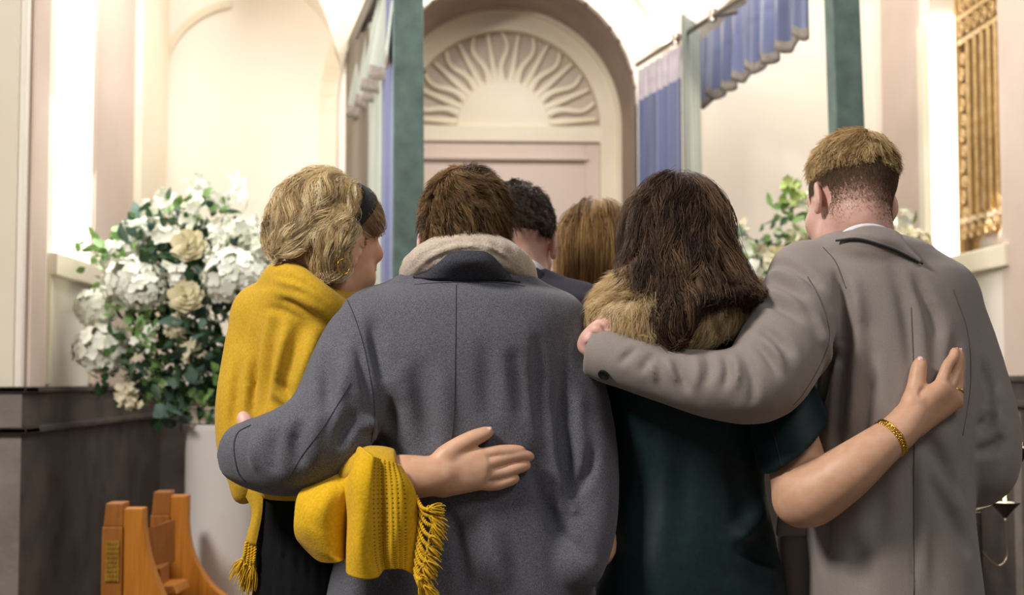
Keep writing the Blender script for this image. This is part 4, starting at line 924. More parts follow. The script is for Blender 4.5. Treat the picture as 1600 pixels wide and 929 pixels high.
lo, hi = bounds(P(345, 410, 2.5), P(580, 410, 2.5), (-.3, 2.36, P(400, 790, 2.5)[2]), (-.3, 2.66, 1.2), pad=.04)
shawl = sdf_obj('shawl', [(sw, lo, hi, .0045)], M['mustard'], p1)
bd = SDF().add(loft([(740,402,560,2.53,.10), (800,398,560,2.53,.105), (929,394,560,2.53,.12), (1060,388,566,2.53,.125), (1330,380,570,2.53,.13)], 2.2, .02))
for i, u in enumerate((412, 432, 450, 470, 488, 506)): bd.fold([(u, 770), (u-3, 850), (u-6, 935)], .003, .008)
sdf_obj('dress', [(bd, *bounds(P(370, 730, 2.5), P(580, 740, 2.5), (-.3, 2.38, .45), (-.3, 2.68, .45), pad=.04), .006)], M['blackcloth'], p1)
R1 = rotm(-41, 22, 6); h1 = P(515, 384, 2.50)
b1 = SDF(); L1 = head_sdf(b1, h1, R1, .96); neck(b1, h1, R1, P(482, 480, 2.50), .046, .054)
bl1 = SDF().add(chain([(*P(482, 480, 2.50), .055), (*P(480, 700, 2.53), .07), (p1.location.x+.005, 2.53, .9, .075)], .02, 10)); legs(bl1, p1.location.x+.005, 2.53, .88, .055, .058)
ar1 = SDF(); on2 = lambda u, v, off: gc.on(u, v, off)
wA, wB = on2(668, 744, .032), on2(694, 742, .026)
ar1.add(chain([PR(540, 765, 2.305, .034), PR(600, 757, 2.288, .031), (*on2(640, 750, .036), .031), (*wB, .0245)], .014, 14))
K1 = [(750,710,.0105), (755,726,.0108), (754,741,.0102), (748,754,.0092)]; kn = [on2(u, v, r+.004) for u, v, r in K1]; kn[1][1] -= .004; kn[2][1] -= .003
for i, (u, v, r) in enumerate(K1): ar1.add(cone(on2(690+i*1, 726+i*11, .020), kn[i], .0185, r+.002), .012)
FG1 = [[(776,705),(797,703),(813,703)], [(785,716),(808,711),(823,712)], [(784,737),(804,731),(818,727)], [(772,756),(792,751),(804,747)]]
for i in range(4):
    rs = (.0095, .0088, .0072) if i < 3 else (.0086, .0078, .0064)
    finger_chain(ar1, [(*kn[i], K1[i][2])]+[(*on2(u, v, r+.002), r) for (u, v), r in zip(FG1[i], rs)], .0012, 14)
t1 = [on2(u, v, r+.003) for u, v, r in ((695,714,.018), (716,694,.0145), (742,683,.0120), (761,675,.0092))]
finger_chain(ar1, [(*q, r) for q, r in zip(t1, (.018, .0140, .0118, .0092))], .007, 16)
for u, v in ((785,707), (783,725), (780,742)): pass
body1 = sdf_obj('body', [(b1, h1-.17, h1+.17, .0028), (bl1, np.array([p1.location.x-.28, 2.25, 0]), np.array([p1.location.x+.28, 2.7, 1.42]), .010), (ar1, *bounds(P(530, 760, 2.28), P(840, 660, 2.28), P(830, 780, 2.32), pad=.06), .0021)], M['skin_tan'], p1)
nn = np.array((-.1, -.75, .65)); nail(body1, t1[3]+nn/np.linalg.norm(nn)*.0088, nn, t1[3]-t1[2], .0058, .0075)
# facial details of the side that shows: eyebrow and lashes, lips
q = [L1(.050-.02*t+.0, .083+.016*t, .022+.006*math.sin(t*3)) for t in np.linspace(0, 1, 8)]; MB().tube(q, [.002]*8, 6).build('eyebrow', mat('brow', (96,72,50), .8), p1)
q = [L1(.046-.028*t, .083+.012*math.sin(t*3.1), -.004) for t in np.linspace(0, 1, 9)]; MB().tube(q, .0014, 6).build('eyelashes', M['headband'], p1)
# earring
ec = P(537, 416, 2.385); MB().tube([ec+  .0115*np.array((math.cos(t)*.85, math.cos(t)*.5, 0))+.0128*np.array((0, 0, math.sin(t))) for t in np.linspace(0, 2*math.pi, 41)], .0009+.0003*np.abs(np.sin(np.linspace(0, 40, 41))), 6, cap=False).build('earring', M['gold'], p1, 'gold hoop earring', smooth='all')
# headband
q = []
HB = lambda a, w, o: L1(math.cos(a)*(.0835+o), -.035+w+.050*math.sin(a), .030+math.sin(a)*(.094+o))
V = []; na = 40
for i in range(na):
    a = math.radians(-22+224*i/(na-1))
    for w, o in ((-.017, 0), (-.015, .006), (0, .0085), (.015, .005), (.017, -.002)): V.append(HB(a, w*(.75+.35*math.sin(a)), o))
MB().add(V, [(i*5+j, i*5+j+1, i*5+j+6, i*5+j+5) for i in range(na-1) for j in range(4)]).build('headband', M['headband'], p1, 'black fabric headband', smooth='all').modifiers.new('solid', 'SOLIDIFY').thickness = .003
# tousled hair behind the band, smooth hair in front of it
v1 = SDF(); v1.add(ell(P(497, 342, 2.505), (.070, .086, .070))); v1.add(ell(P(475, 376, 2.49), (.051, .078, .062)), .03); v1.add(ell(P(472, 406, 2.485), (.042, .066, .034)), .03); v1.add(ell(P(522, 372, 2.455), (.034, .045, .050)), .03); v1.add(ell(P(520, 312, 2.49), (.046, .070, .040)), .03)
hb_n = R1@np.array((0, 1, 0)); v1.cut(plane(L1(0, -.054, .03), R1@np.array((0, .883, -.47))), .010); v1.add(ell(P(516, 390, 2.43), (.024, .034, .036)), .02); v1.add(ell(P(536, 360, 2.425), (.018, .026, .026)), .02); v1.add(ell(P(515, 416, 2.44), (.018, .03, .018)), .02)
l1, u1_ = bounds(P(405, 255, 2.5), P(600, 445, 2.5), pad=.11)
ro = roots_on(v1, (l1+u1_)/2, (u1_-l1)/2, 520, None, 61); c1 = L1(.0, .02, .125)
def d1(p, t):
    d = p-c1; d = d/np.linalg.norm(d, axis=1)[:, None]; z = np.clip((p[:, 2:3]-h1[2])/.09, 0, 1)
    return d*(.4+z)+np.array((-.45, 0, -.75))+R1@np.array((0, -.5, 0))*z
g1 = march(v1, ro, d1, np.random.default_rng(8).uniform(.07, .17, len(ro)), 18, lambda t: -.002+.012*math.sin(min(1, t*1.1)*2.6), 62, .12, .75, .07)
bl = [(128,100,66), (180,148,100), (218,190,140), (238,214,166), (250,234,196), (236,210,160)]
hair('hair', v1, g1, 30, .0048, .4, .00033, bl, p1, M['hair'], v1, curl=.012, cfreq=1.3, seed=63, cshift=-.006, h=.0045, lo=l1, hi=u1_, frizz=.0006)
v2 = SDF(); v2.add(ell(L1(0, -.008, .036), np.array((.0775, .098, .089)), R1)); v2.cut(plane(L1(0, -.042, .03), R1@np.array((0, -.883, .47))), .006)
v2.cut(plane(L1(0, .075, .075), R1@np.array((0, .75, -.75))), .01); v2.cut(plane(L1(.07, .03, -.012), R1@np.array((0, .4, -1))), .008)
ro = roots_on(v2, h1+R1@np.array((0, .03, .05)), (.1, .1, .1), 340, None, 64)
g2 = march(v2, ro, lambda p, t: np.broadcast_to(R1@np.array((0, -1., .15)), p.shape), np.full(len(ro), .04), 7, lambda t: .001, 65, .12)
hair('front_hair', v2, g2, 16, .003, .8, .0004, [(160,132,98), (130,104,76), (188,160,122)], p1, M['hair'], v2, seed=66, cshift=-.002, h=.004, lo=h1-.15, hi=h1+.18, frizz=.0004)
shoes(p1, p1.location.x, 2.53, .075)
# ---------------------------------------------------------------- shawl end over her arm, with fringe
M['openwork'] = mat('mustard_openwork', (204,158,20), .92, (220,174,32), 220, bump=.5, bscale=300, bdist=.0012, sheen=.1, spec=.15)
def openwork():
    """rows of small drawn-thread holes woven along the end of the shawl"""
    m = M['openwork']; nt = m.node_tree; N = nt.nodes; L = nt.links; b = N['Principled BSDF']
    uv = N.new('ShaderNodeUVMap'); sp = N.new('ShaderNodeSeparateXYZ'); L.new(uv.outputs['UV'], sp.inputs[0])
    def mth(op, a, bv=None):
        x = N.new('ShaderNodeMath'); x.operation = op
        for i, q in enumerate((a, bv)):
            if q is None: continue
            if isinstance(q, (int, float)): x.inputs[i].default_value = q
            else: L.new(q, x.inputs[i])
        return x.outputs[0]
    u, v = sp.outputs['X'], sp.outputs['Y']
    col = mth('POWER', mth('MAXIMUM', mth('SINE', mth('MULTIPLY', mth('SUBTRACT', u, .655), 2*math.pi/.0425)), 0), 3)
    row = mth('POWER', mth('MAXIMUM', mth('SINE', mth('MULTIPLY', v, 2*math.pi*34)), 0), 1.5)
    zone = mth('MULTIPLY', mth('GREATER_THAN', u, .655), mth('LESS_THAN', u, .935))
    hole = mth('MULTIPLY', mth('MULTIPLY', col, row), zone)
    src = b.inputs['Base Color'].links[0].from_socket
    mx = N.new('ShaderNodeMix'); mx.data_type = 'RGBA'; L.new(hole, mx.inputs[0]); L.new(src, mx.inputs[6]); mx.inputs[7].default_value = rgba((96, 66, 6)); L.new(mx.outputs[2], b.inputs['Base Color'])
    rib = mth('MULTIPLY', mth('SINE', mth('MULTIPLY', u, 2*math.pi/.0425)), zone)
    bp = N.new('ShaderNodeBump'); bp.inputs['Strength'].default_value = .6; bp.inputs['Distance'].default_value = .003
    L.new(mth('SUBTRACT', mth('MULTIPLY', rib, .35), hole), bp.inputs['Height']); old = b.inputs['Normal'].links[0].from_socket; L.new(old, bp.inputs['Normal']); L.new(bp.outputs['Normal'], b.inputs['Normal'])
openwork()
cols = [
 [(500,742,2.31),(468,770,2.275),(461,808,2.262),(463,836,2.268),(478,858,2.275)],
 [(512,736,2.305),(486,780,2.250),(480,820,2.238),(484,850,2.245),(500,876,2.256)],
 [(528,730,2.30),(508,780,2.236),(504,830,2.226),(510,860,2.235),(528,877,2.246)],
 [(540,722,2.30),(530,770,2.246),(530,830,2.252),(532,860,2.256),(538,874,2.262)],
 [(552,710,2.285),(542,760,2.256),(541,820,2.268),(541,865,2.270),(541,884,2.270)],
 [(562,698,2.265),(550,750,2.232),(546,810,2.238),(544,860,2.238),(545,896,2.240)],
 [(572,704,2.235),(562,750,2.210),(560,810,2.212),(561,860,2.214),(566,904,2.218)],
 [(582,712,2.214),(578,760,2.212),(578,820,2.216),(580,870,2.222),(588,902,2.228)],
 [(592,716,2.226),(592,760,2.230),(594,820,2.236),(596,862,2.242),(599,890,2.246)],
 [(606,720,2.226),(610,760,2.222),(612,820,2.226),(612,860,2.232),(614,888,2.238)],
 [(618,724,2.232),(628,760,2.224),(630,820,2.230),(630,860,2.238),(630,889,2.244)],
 [(626,728,2.244),(648,768,2.240),(652,812,2.244),(650,860,2.250),(648,898,2.256)]]
rows = [[P(*c[j]) for c in cols] for j in range(5)]
for j in range(1, 5):
    for i in range(len(cols)): rows[j][i] = rows[j][i]+np.array((0, .004*math.sin(i*2.1+j*1.7)*(.5 if i > 6 else 1), 0))
drp = sheet('shawl_end', rows, M['openwork'], p1, 150, 70, .0035, 'openwork shawl end over her arm')
drp.parent = shawl; drp.location = (0, 0, 0)
# cloth carried over the forearm, from under his sleeve to the fall
sh2 = SDF().add(chain([PR(556, 740, 2.30, .026), PR(580, 740, 2.285, .034), PR(614, 744, 2.275, .034)], .02, 10)); sh2.cut(plane(P(622, 742, 2.26), (1, 0, .12)))
for q in ([(545,705),(548,740),(540,765)], [(566,700),(580,715),(600,722)], [(575,708),(572,735),(570,760)]): sh2.fold(q, .006, .008)
o = sdf_obj('shawl_over_arm', [(sh2, *bounds(P(490, 700, 2.25), P(630, 790, 2.3), pad=.05), .0035)], M['mustard'], p1); o.parent = shawl; o.location = (0, 0, 0)
M['fringe'] = mat('mustard_fringe', (206,160,22), .9, (226,182,40), 400, attr=False, sheen=.1, spec=.15)
def tassel(name, a, b, c, parent, seed, r=.0022, nst=30, spread=.0055):
    """twisted cord from a to the knot b, loose threads on to c"""
    g = np.random.default_rng(seed); a, b, c = [np.array(x, float) for x in (a, b, c)]; mb = MB()
    q = catmull([a, (a+b)/2+np.array((0, -.006, -.006)), b], 40); T = np.gradient(q, axis=0); T /= np.linalg.norm(T, axis=1)[:, None]
    n = np.cross(T, (0, 1, 0)); n /= np.linalg.norm(n, axis=1)[:, None]; m_ = np.cross(T, n); th = np.linspace(0, 30, 40)[:, None]
    for s in (0, math.pi): mb.tube(q+r*.75*(np.cos(th+s)*n+np.sin(th+s)*m_), r*.85, 6)
    mb.tube([b+(a-b)*.06, b, b+(c-b)*.12], [r*1.3, r*2.0, r*1.5], 8)
    d = c-b; l = np.linalg.norm(d)
    for i in range(nst):
        o = g.normal(0, 1, 3)*spread; e = c+o+d*g.uniform(-.25, .15); mid = b+d*.45+o*.9
        mb.tube(catmull([b+o*.08, mid, e], 6), np.linspace(.0012, .0008, 6), 4, cap=False)
    return mb.build(name, M['fringe'], parent, smooth='all')
fr_ = [((650,775),(668,796),(690,800)), ((653,785),(674,806),(692,820)), ((654,796),(676,822),(688,838)), ((654,808),(672,838),(686,852)), ((653,820),(668,852),(684,866)), ((652,832),(664,864),(680,880)), ((651,846),(664,876),(678,892)), ((650,858),(660,884),(674,902)), ((649,872),(658,898),(668,914)), ((648,886),(656,904),(664,926)), ((648,896),(662,914),(680,936))]
for i, (a, b, c) in enumerate(fr_): tassel('tassel', P(*a, 2.246), P(*b, 2.228+.003*(i % 3)), P(*c, 2.236), shawl, 100+i)
# other end of the shawl hanging at her left side
rows = [[P(u, v, Y) for u, v, Y in r] for r in ([(380,766,2.47),(396,760,2.455),(412,756,2.45)], [(394,800,2.46),(402,800,2.45),(410,800,2.45)], [(384,846,2.455),(391,850,2.45),(400,853,2.45)])]
end2 = sheet('hanging_end', rows, M['mustard'], p1, 20, 20, .003); end2.parent = shawl; end2.location = (0, 0, 0)
for i, (a, b, c) in enumerate([((385,846),(381,872),(366,900)), ((389,849),(387,880),(376,910)), ((394,851),(392,884),(384,918)), ((399,853),(396,882),(392,916))]): tassel('tassel', P(*a, 2.452), P(*b, 2.446), P(*c, 2.45), shawl, 130+i)

# ---------------------------------------------------------------- man in the dark suit, further forward
p3 = thing('person', 'dark-haired man in a dark suit seen behind the scarfed man\'s right shoulder', 'person', (*P(825, 600, 3.05)[:2], 0))
su = SDF().add(loft([(436,776,862,3.04,.06), (452,748,892,3.04,.095), (480,722,928,3.05,.12), (560,722,934,3.05,.13), (760,728,930,3.05,.13), (1000,720,936,3.05,.135), (1080,718,938,3.05,.135)], 2.4, .03))
su.add(cone(P(822, 452, 3.03), P(905, 480, 3.05), .044, .058), .04).add(cone(P(822, 452, 3.03), P(745, 480, 3.05), .044, .058), .04)
su.add(chain([PR(906, 490, 3.05, .058), PR(926, 620, 3.05, .052), PR(922, 760, 3.02, .045)], .02, 8), .012).add(chain([PR(744, 490, 3.05, .058), PR(724, 620, 3.05, .052), PR(728, 760, 3.02, .045)], .02, 8), .012)
su.fold([(884,470),(890,500),(888,540)], .005, .01)
jk = sdf_obj('suit_jacket', [(su, *bounds(P(690, 410, 3.05), P(960, 420, 3.05), (0, 2.9, .75), (0, 3.2, .75), pad=.06), .007)], M['suit'], p3)
R3 = rotm(-14, 10); h3 = P(808, 378, 3.06); b3 = SDF(); L3 = head_sdf(b3, h3, R3, 1.0); neck(b3, h3, R3, P(818, 450, 3.04), .055, .060)
bl3 = SDF().add(chain([(*P(818, 450, 3.04), .055), (*P(825, 640, 3.05), .09), (p3.location.x, 3.05, .92, .10)], .02, 8)); legs(bl3, p3.location.x, 3.05, r=.07)
sdf_obj('body', [(b3, h3-.17, h3+.17, .004), (bl3, np.array([p3.location.x-.25, 2.85, 0]), np.array([p3.location.x+.25, 3.3, 1.5]), .014)], M['skin_pink'], p3)
c3 = [(776,408,3.05),(800,402,3.0),(822,406,2.985),(842,416,2.995),(856,432,3.03)]
sheet('shirt_collar', [[P(u, v+16, Y-.004) for u, v, Y in c3], [P(u, v+6, Y) for u, v, Y in c3], [P(u, v-4, Y) for u, v, Y in c3]], M['shirt'], p3, 30, 8, .003)
c3 = [(770,418,3.03),(800,410,2.985),(824,415,2.97),(846,425,2.98),(862,442,3.02)]
sheet('jacket_collar', [[P(u, v+24, Y-.006) for u, v, Y in c3], [P(u, v+8, Y-.002) for u, v, Y in c3], [P(u, v-2, Y+.004) for u, v, Y in c3], [P(u, v+4, Y+.014) for u, v, Y in c3]], M['suit'], jk, 30, 12, .003)
def pred3(p):
    q = inv(p, h3, R3); return (q[:, 2] > .004) & ~((q[:, 1] > .04) & (q[:, 2] < .05)) & ~((np.abs(q[:, 0]) > .064) & (q[:, 2] < .012) & (q[:, 1] > -.03))
short_hair('hair', h3, R3, L3, 1, p3, [((0, -.012, .036), (.0785, .099, .090)), ((0, -.045, -.0), (.070, .062, .055))], pred3, (.01, -.06, .115), [(62,48,36), (48,37,28), (84,68,52), (38,29,23)], 700, .013, lambda t: .001+.006*t, kids=10, spread=.003, wob=.8, seed=71, rad=.0006, core_cut=[plane(L3(0, -.03, .002), R3@np.array((0, .1, -1)))])
tr = SDF(); legs(tr, p3.location.x, 3.05, r=.09); sdf_obj('trousers', [(tr, np.array([p3.location.x-.25, 2.9, .05]), np.array([p3.location.x+.25, 3.2, .95]), .014)], M['trouser'], p3); shoes(p3, p3.location.x, 3.05)
# ---------------------------------------------------------------- woman with straight fair hair, beside him
p4 = thing('person', 'woman with long straight golden hair standing between the dark suit and the fur collar', 'person', (*P(935, 600, 3.380)[:2], 0))
dd = SDF().add(loft([(500,880,990,3.380,.07), (520,850,1020,3.380,.10), (580,842,1030,3.380,.11), (760,850,1020,3.380,.11), (1000,842,1030,3.380,.12), (1150,838,1034,3.380,.12)], 2.3, .03))
dd.add(chain([PR(1010, 530, 3.380, .045), PR(1022, 650, 3.380, .04), PR(1018, 780, 3.350, .034)], .02, 8), .012).add(chain([PR(862, 530, 3.380, .045), PR(850, 650, 3.380, .04), PR(854, 780, 3.350, .034)], .02, 8), .012)
sdf_obj('dress', [(dd, *bounds(P(830, 480, 3.350), P(1045, 490, 3.400), (0.2, 3.250, .6), (.2, 3.500, .6), pad=.05), .008)], M['suit'], p4)
R4 = rotm(-6, 12); h4 = P(930, 398, 3.380); b4 = SDF(); L4 = head_sdf(b4, h4, R4, 1.0); neck(b4, h4, R4, P(935, 510, 3.360), .05, .054)
bl4 = SDF().add(chain([(*P(935, 510, 3.360), .05), (*P(935, 660, 3.380), .08), (p4.location.x, 3.380, .9, .085)], .02, 8)); legs(bl4, p4.location.x, 3.380, .88, .06, .065)
sdf_obj('body', [(b4, h4-.16, h4+.16, .004), (bl4, np.array([p4.location.x-.22, 3.200, 0]), np.array([p4.location.x+.22, 3.600, 1.42]), .014)], M['skin'], p4)
v4 = SDF(); v4.add(ell(h4+R4@np.array((0, -.012, .034)), (.085, .106, .098), R4)); v4.add(loft([(365,880,984,3.355,.085), (410,873,990,3.350,.088), (450,872,992,3.345,.085), (490,878,990,3.330,.075), (530,886,982,3.300,.06), (575,896,974,3.280,.03)], 2.2, .03), .04)
v4.sub(ell(h4+R4@np.array((0, .12, -.045)), (.066, .08, .11), R4), .02)
for q in ([(915,340),(905,400),(900,470)], [(940,330),(950,400),(948,480)], [(965,350),(972,410),(974,470)], [(895,370),(888,420),(888,470)]): v4.fold(q, .006, .009)
l4, u4 = bounds(P(860, 300, 3.350), P(1005, 590, 3.300), pad=.09)
def pr4(p):
    q = inv(p, h4, R4); return (q[:, 1] < .06) | (q[:, 2] > .07)
ro = roots_on(v4, (l4+u4)/2, (u4-l4)/2, 700, pr4, 81); cr4 = L4(.0, .0, .125)
def d4(p, t):
    d = p-cr4; z = np.clip((p[:, 2:3]-(h4[2]+.02))/.1, 0, 1); d = d/np.linalg.norm(d, axis=1)[:, None]
    return d*np.array((1, 1, .3))*z*1.2+np.array((0, 0, -1.))*(1.15-z)
g4 = march(v4, ro, d4, np.random.default_rng(9).uniform(.12, .26, len(ro)), 12, lambda t: -.001+.004*math.sin(min(1, t*1.2)*3.1), 82, .08)
hair('hair', v4, g4, 16, .0036, .8, .0006, [(104,74,44), (126,92,54), (150,112,66), (172,134,84), (190,154,102)], p4, M['hair'], v4, seed=83, cshift=-.004, h=.006, lo=l4, hi=u4, frizz=.0003)
shoes(p4, p4.location.x, 3.380, .075)

# ================================================================ FLOWERS
M['petal'] = mat('white_petal', (240,240,222), .7, (246,246,236), 40, sss=.0, spec=.2)
M['petal_cream'] = mat('cream_petal', (224,214,176), .7, (234,226,200), 40, spec=.2)
M['leaf'] = mat('dark_leaf', (34,62,38), .5, (58,92,52), 30, spec=.4)
M['leaf_pale'] = mat('pale_leaf', (98,138,72), .5, (134,168,96), 30, spec=.4)
M['leaf_blue'] = mat('grey_green_leaf', (70,98,84), .6, (96,122,106), 30, spec=.3)
M['lime'] = mat('lime_bud', (164,184,92), .6, (190,206,124), 60)
def frame(n, g):
    n = n/np.linalg.norm(n); a = np.cross(n, g.normal(0, 1, 3)); a /= np.linalg.norm(a); return n, a, np.cross(n, a)
def petal_into(mb, c, n, a, L, Wd, cup, seg=4):
    """one curved petal growing from c along a, facing n"""
    b = np.cross(n, a); V = []; F = []
    for i in range(seg+1):
        t = i/seg; w = Wd*math.sin(math.pi*min(.97, .12+.80*t))**.8
        for s in (-1, 0, 1): V.append(c+a*L*t+n*(cup*L*t*t-cup*.3*L*(1-abs(s))*t)+b*w*s)
    for i in range(seg):
        for j in (0, 1): F.append((i*3+j, i*3+j+1, i*3+j+4, i*3+j+3))
    mb.add(V, F)
def bloom(kind, c, r, parent, seed, face=(-.15, -1, .35), m='petal'):
    g = np.random.default_rng(seed); mb = MB(); c = np.array(c, float); face = np.array(face, float)/np.linalg.norm(face)
    if kind == 'hydrangea_bloom':
        n_ = 85
        for i in range(n_):
            z = 1-2*(i+.5)/n_; ph = i*2.39996; d = np.array((math.sqrt(1-z*z)*math.cos(ph), math.sqrt(1-z*z)*math.sin(ph), z)); d = d+g.normal(0, .12, 3)
            n, a, b = frame(d, g); q = c+n*r*np.array((1, .9, .85))*g.uniform(.82, .98)
            for k in range(4):
                an = k*math.pi/2; dr_ = a*math.cos(an)+b*math.sin(an); petal_into(mb, q, n, dr_, r*.25, r*.125, g.uniform(-.1, .4), 3)
    elif kind == 'rose_bloom':
        n, a, b = frame(face+g.normal(0, .2, 3), g)
        for ring, (k, rad, tilt) in enumerate([(3, .28, 2.2), (4, .45, 1.4), (5, .68, .8), (6, .9, .4), (7, 1.0, .1)]):
            for i in range(k):
                an = 2*math.pi*(i+.5*ring)/k; dr_ = a*math.cos(an)+b*math.sin(an); petal_into(mb, c+dr_*r*rad*.25+n*r*(.30-.12*ring), n, (dr_+n*tilt*.6)/np.linalg.norm(dr_+n*tilt*.6), r*(.42+.07*ring), r*(.22+.035*ring), .5, 5)
    elif kind == 'lily_bloom':
        n, a, b = frame(face+g.normal(0, .3, 3), g)
        for i in range(6):
            an = 2*math.pi*i/6; dr_ = a*math.cos(an)+b*math.sin(an); petal_into(mb, c-n*r*.3, n, (dr_+n*.55)/np.linalg.norm(dr_+n*.55), r*1.1, r*.24, -.25, 6)
        for i in range(5): mb.tube([c-n*r*.2, c+n*r*.45+(a*math.cos(i*1.25)+b*math.sin(i*1.25))*r*.2], r*.03, 4)
    else:                                      # spray of small florets
        for i in range(16):
            q = c+np.clip(g.normal(0, .32, 3), -.6, .6)*r; n, a, b = frame(face+g.normal(0, .7, 3), g)
            for k in range(5): petal_into(mb, q, n, a*math.cos(k*1.2566)+b*math.sin(k*1.2566), r*.30, r*.13, .25, 3)
    o = mb.build(kind, M[m], parent, smooth='all'); return o
def leaf_into(mb, c, n, a, L, Wd):
    b = np.cross(n, a); V = [c]; F = []
    for i in range(1, 6):
        t = i/5; w = Wd*math.sin(math.pi*min(.985, t**.8)); V += [c+a*L*t-n*L*.12*t*t-b*w+n*w*.25, c+a*L*t-n*L*.12*t*t, c+a*L*t-n*L*.12*t*t+b*w+n*w*.25]
    F = [(0, 2, 1), (0, 3, 2)]
    for i in range(4):
        k = 1+3*i; F += [(k, k+1, k+4, k+3), (k+1, k+2, k+5, k+4)]
    mb.add(V, F)
def foliage(name, clumps, n, parent, m, seed, L=.045, Wd=.013, out=1.0):
    """clumps: (centre, radius) balls the leaves stand out from"""
    g = np.random.default_rng(seed); mb = MB(); w = np.array([r**2 for _, r in clumps]); w = w/w.sum()
    for i in range(n):
        c, r = clumps[g.choice(len(clumps), p=w)]; d = g.normal(0, 1, 3); d /= np.linalg.norm(d); q = np.array(c)+d*r*g.uniform(.45, 1.05)
        n_, a, b = frame(d*.8+g.normal(0, .6, 3), g); al = a+d*out*g.uniform(0, 1)+np.array((0, 0, g.uniform(-.5, .3))); al /= np.linalg.norm(al); n_ = n_-al*np.dot(n_, al); n_ /= np.linalg.norm(n_)
        leaf_into(mb, q, n_, al, L*g.uniform(.6, 1.4), Wd*g.uniform(.7, 1.4))
    o = mb.build(name, M[m], parent, smooth='all'); return o
YF = 4.65
fl_ = thing('flower_arrangement', 'large arrangement of white hydrangeas, roses and greenery on the white pedestal at left', 'flowers', (*P(335, 640, YF)[:2], 1.2))
C_ = lambda u, v, dy=0: P(u, v, YF+dy)
foliage('foliage', [(C_(340, 500), .23), (C_(280, 430), .2), (C_(250, 560), .2), (C_(360, 590, -.03), .16), (C_(300, 600, -.05), .14), (C_(385, 420), .12), (C_(270, 370), .14), (C_(330, 350), .12)], 1000, fl_, 'leaf', 201)
foliage('grey_foliage', [(C_(330, 520, -.15), .12), (C_(270, 590, -.1), .14), (C_(300, 420, -.05), .14), (C_(240, 380), .12)], 160, fl_, 'leaf_blue', 202, .06, .018)
foliage('pale_foliage', [(C_(220, 520, -.1), .12), (C_(340, 610, -.12), .08), (C_(190, 400), .14), (C_(255, 500, -.1), .1), (C_(310, 330), .1), (C_(260, 610, -.1), .07)], 260, fl_, 'leaf_pale', 203, .042, .013)
for kk, (u, v, r, kd, dy) in enumerate([(365,433,50,'h',-.2), (208,440,46,'h',-.12), (185,400,32,'h',-.05), (160,545,46,'h',-.05), (150,480,36,'h',.0), (290,465,29,'r',-.24), (275,515,30,'s',-.2), (300,545,26,'s',-.2), (225,455,34,'h',-.16), (265,360,38,'s',-.12), (305,335,34,'s',-.08), (240,335,30,'s',0), (380,360,42,'s',-.12), (350,365,34,'s',-.14), (405,385,34,'h',-.06), (320,300,34,'s',0), (372,292,30,'l',-.02), (268,430,28,'s',-.2), (205,620,26,'s',-.12), (195,612,22,'s',-.1), (230,525,30,'s',-.16), (255,310,24,'s',0), (295,385,30,'r',-.18), (178,455,30,'s',-.1), (225,365,30,'h',-.02), (335,395,26,'s',-.2), (200,355,22,'s',.02), (345,315,22,'l',-.02)]):
    kd = {'h': 'hydrangea_bloom', 'r': 'rose_bloom', 's': 'blossom_spray', 'l': 'lily_bloom'}[kd]
    bloom(kd, C_(u, v, dy), px(r, YF), fl_, 300+kk, m='petal_cream' if kk in (5, 6, 7, 18, 19, 22) else 'petal')
mb = MB(); g_ = np.random.default_rng(9)
for i in range(26): mb.tube(catmull([C_(335+g_.normal(0, 10), 645), C_(330+g_.normal(0, 40), 540), C_(300+g_.normal(0, 70), 430+g_.normal(0, 70))], 8), .003, 5)
mb.build('stems', M['leaf_pale'], fl_, smooth='all')
MB().lathe([(.03, 0), (.085, .004), (.10, .05), (.092, .055), (.02, .05)], (fl_.location.x, YF, P(335, 662, YF)[2]), 28).build('bowl', M['cream'], fl_, smooth=True)
# pedestal
zt = P(335, 662, YF)[2]; pc = P(346, 700, YF)
pd = thing('flower_pedestal', 'white round pedestal carrying the left flower arrangement', 'pedestal', (pc[0], YF, 0))
M['white'] = mat('white_paint', (238,232,226), .6, (242,237,232), 5)
MB().lathe([(.135, 0), (.135, .05), (.119, .07), (.1135, .12), (.1135, zt-.03), (.118, zt-.02), (.118, zt), (.02, zt)], (pc[0], YF, 0), 40).build('shaft', M['white'], pd, smooth=True)
fl_.location = (pc[0], YF, zt)
for ch in fl_.children: ch.location = -Vector(fl_.location)
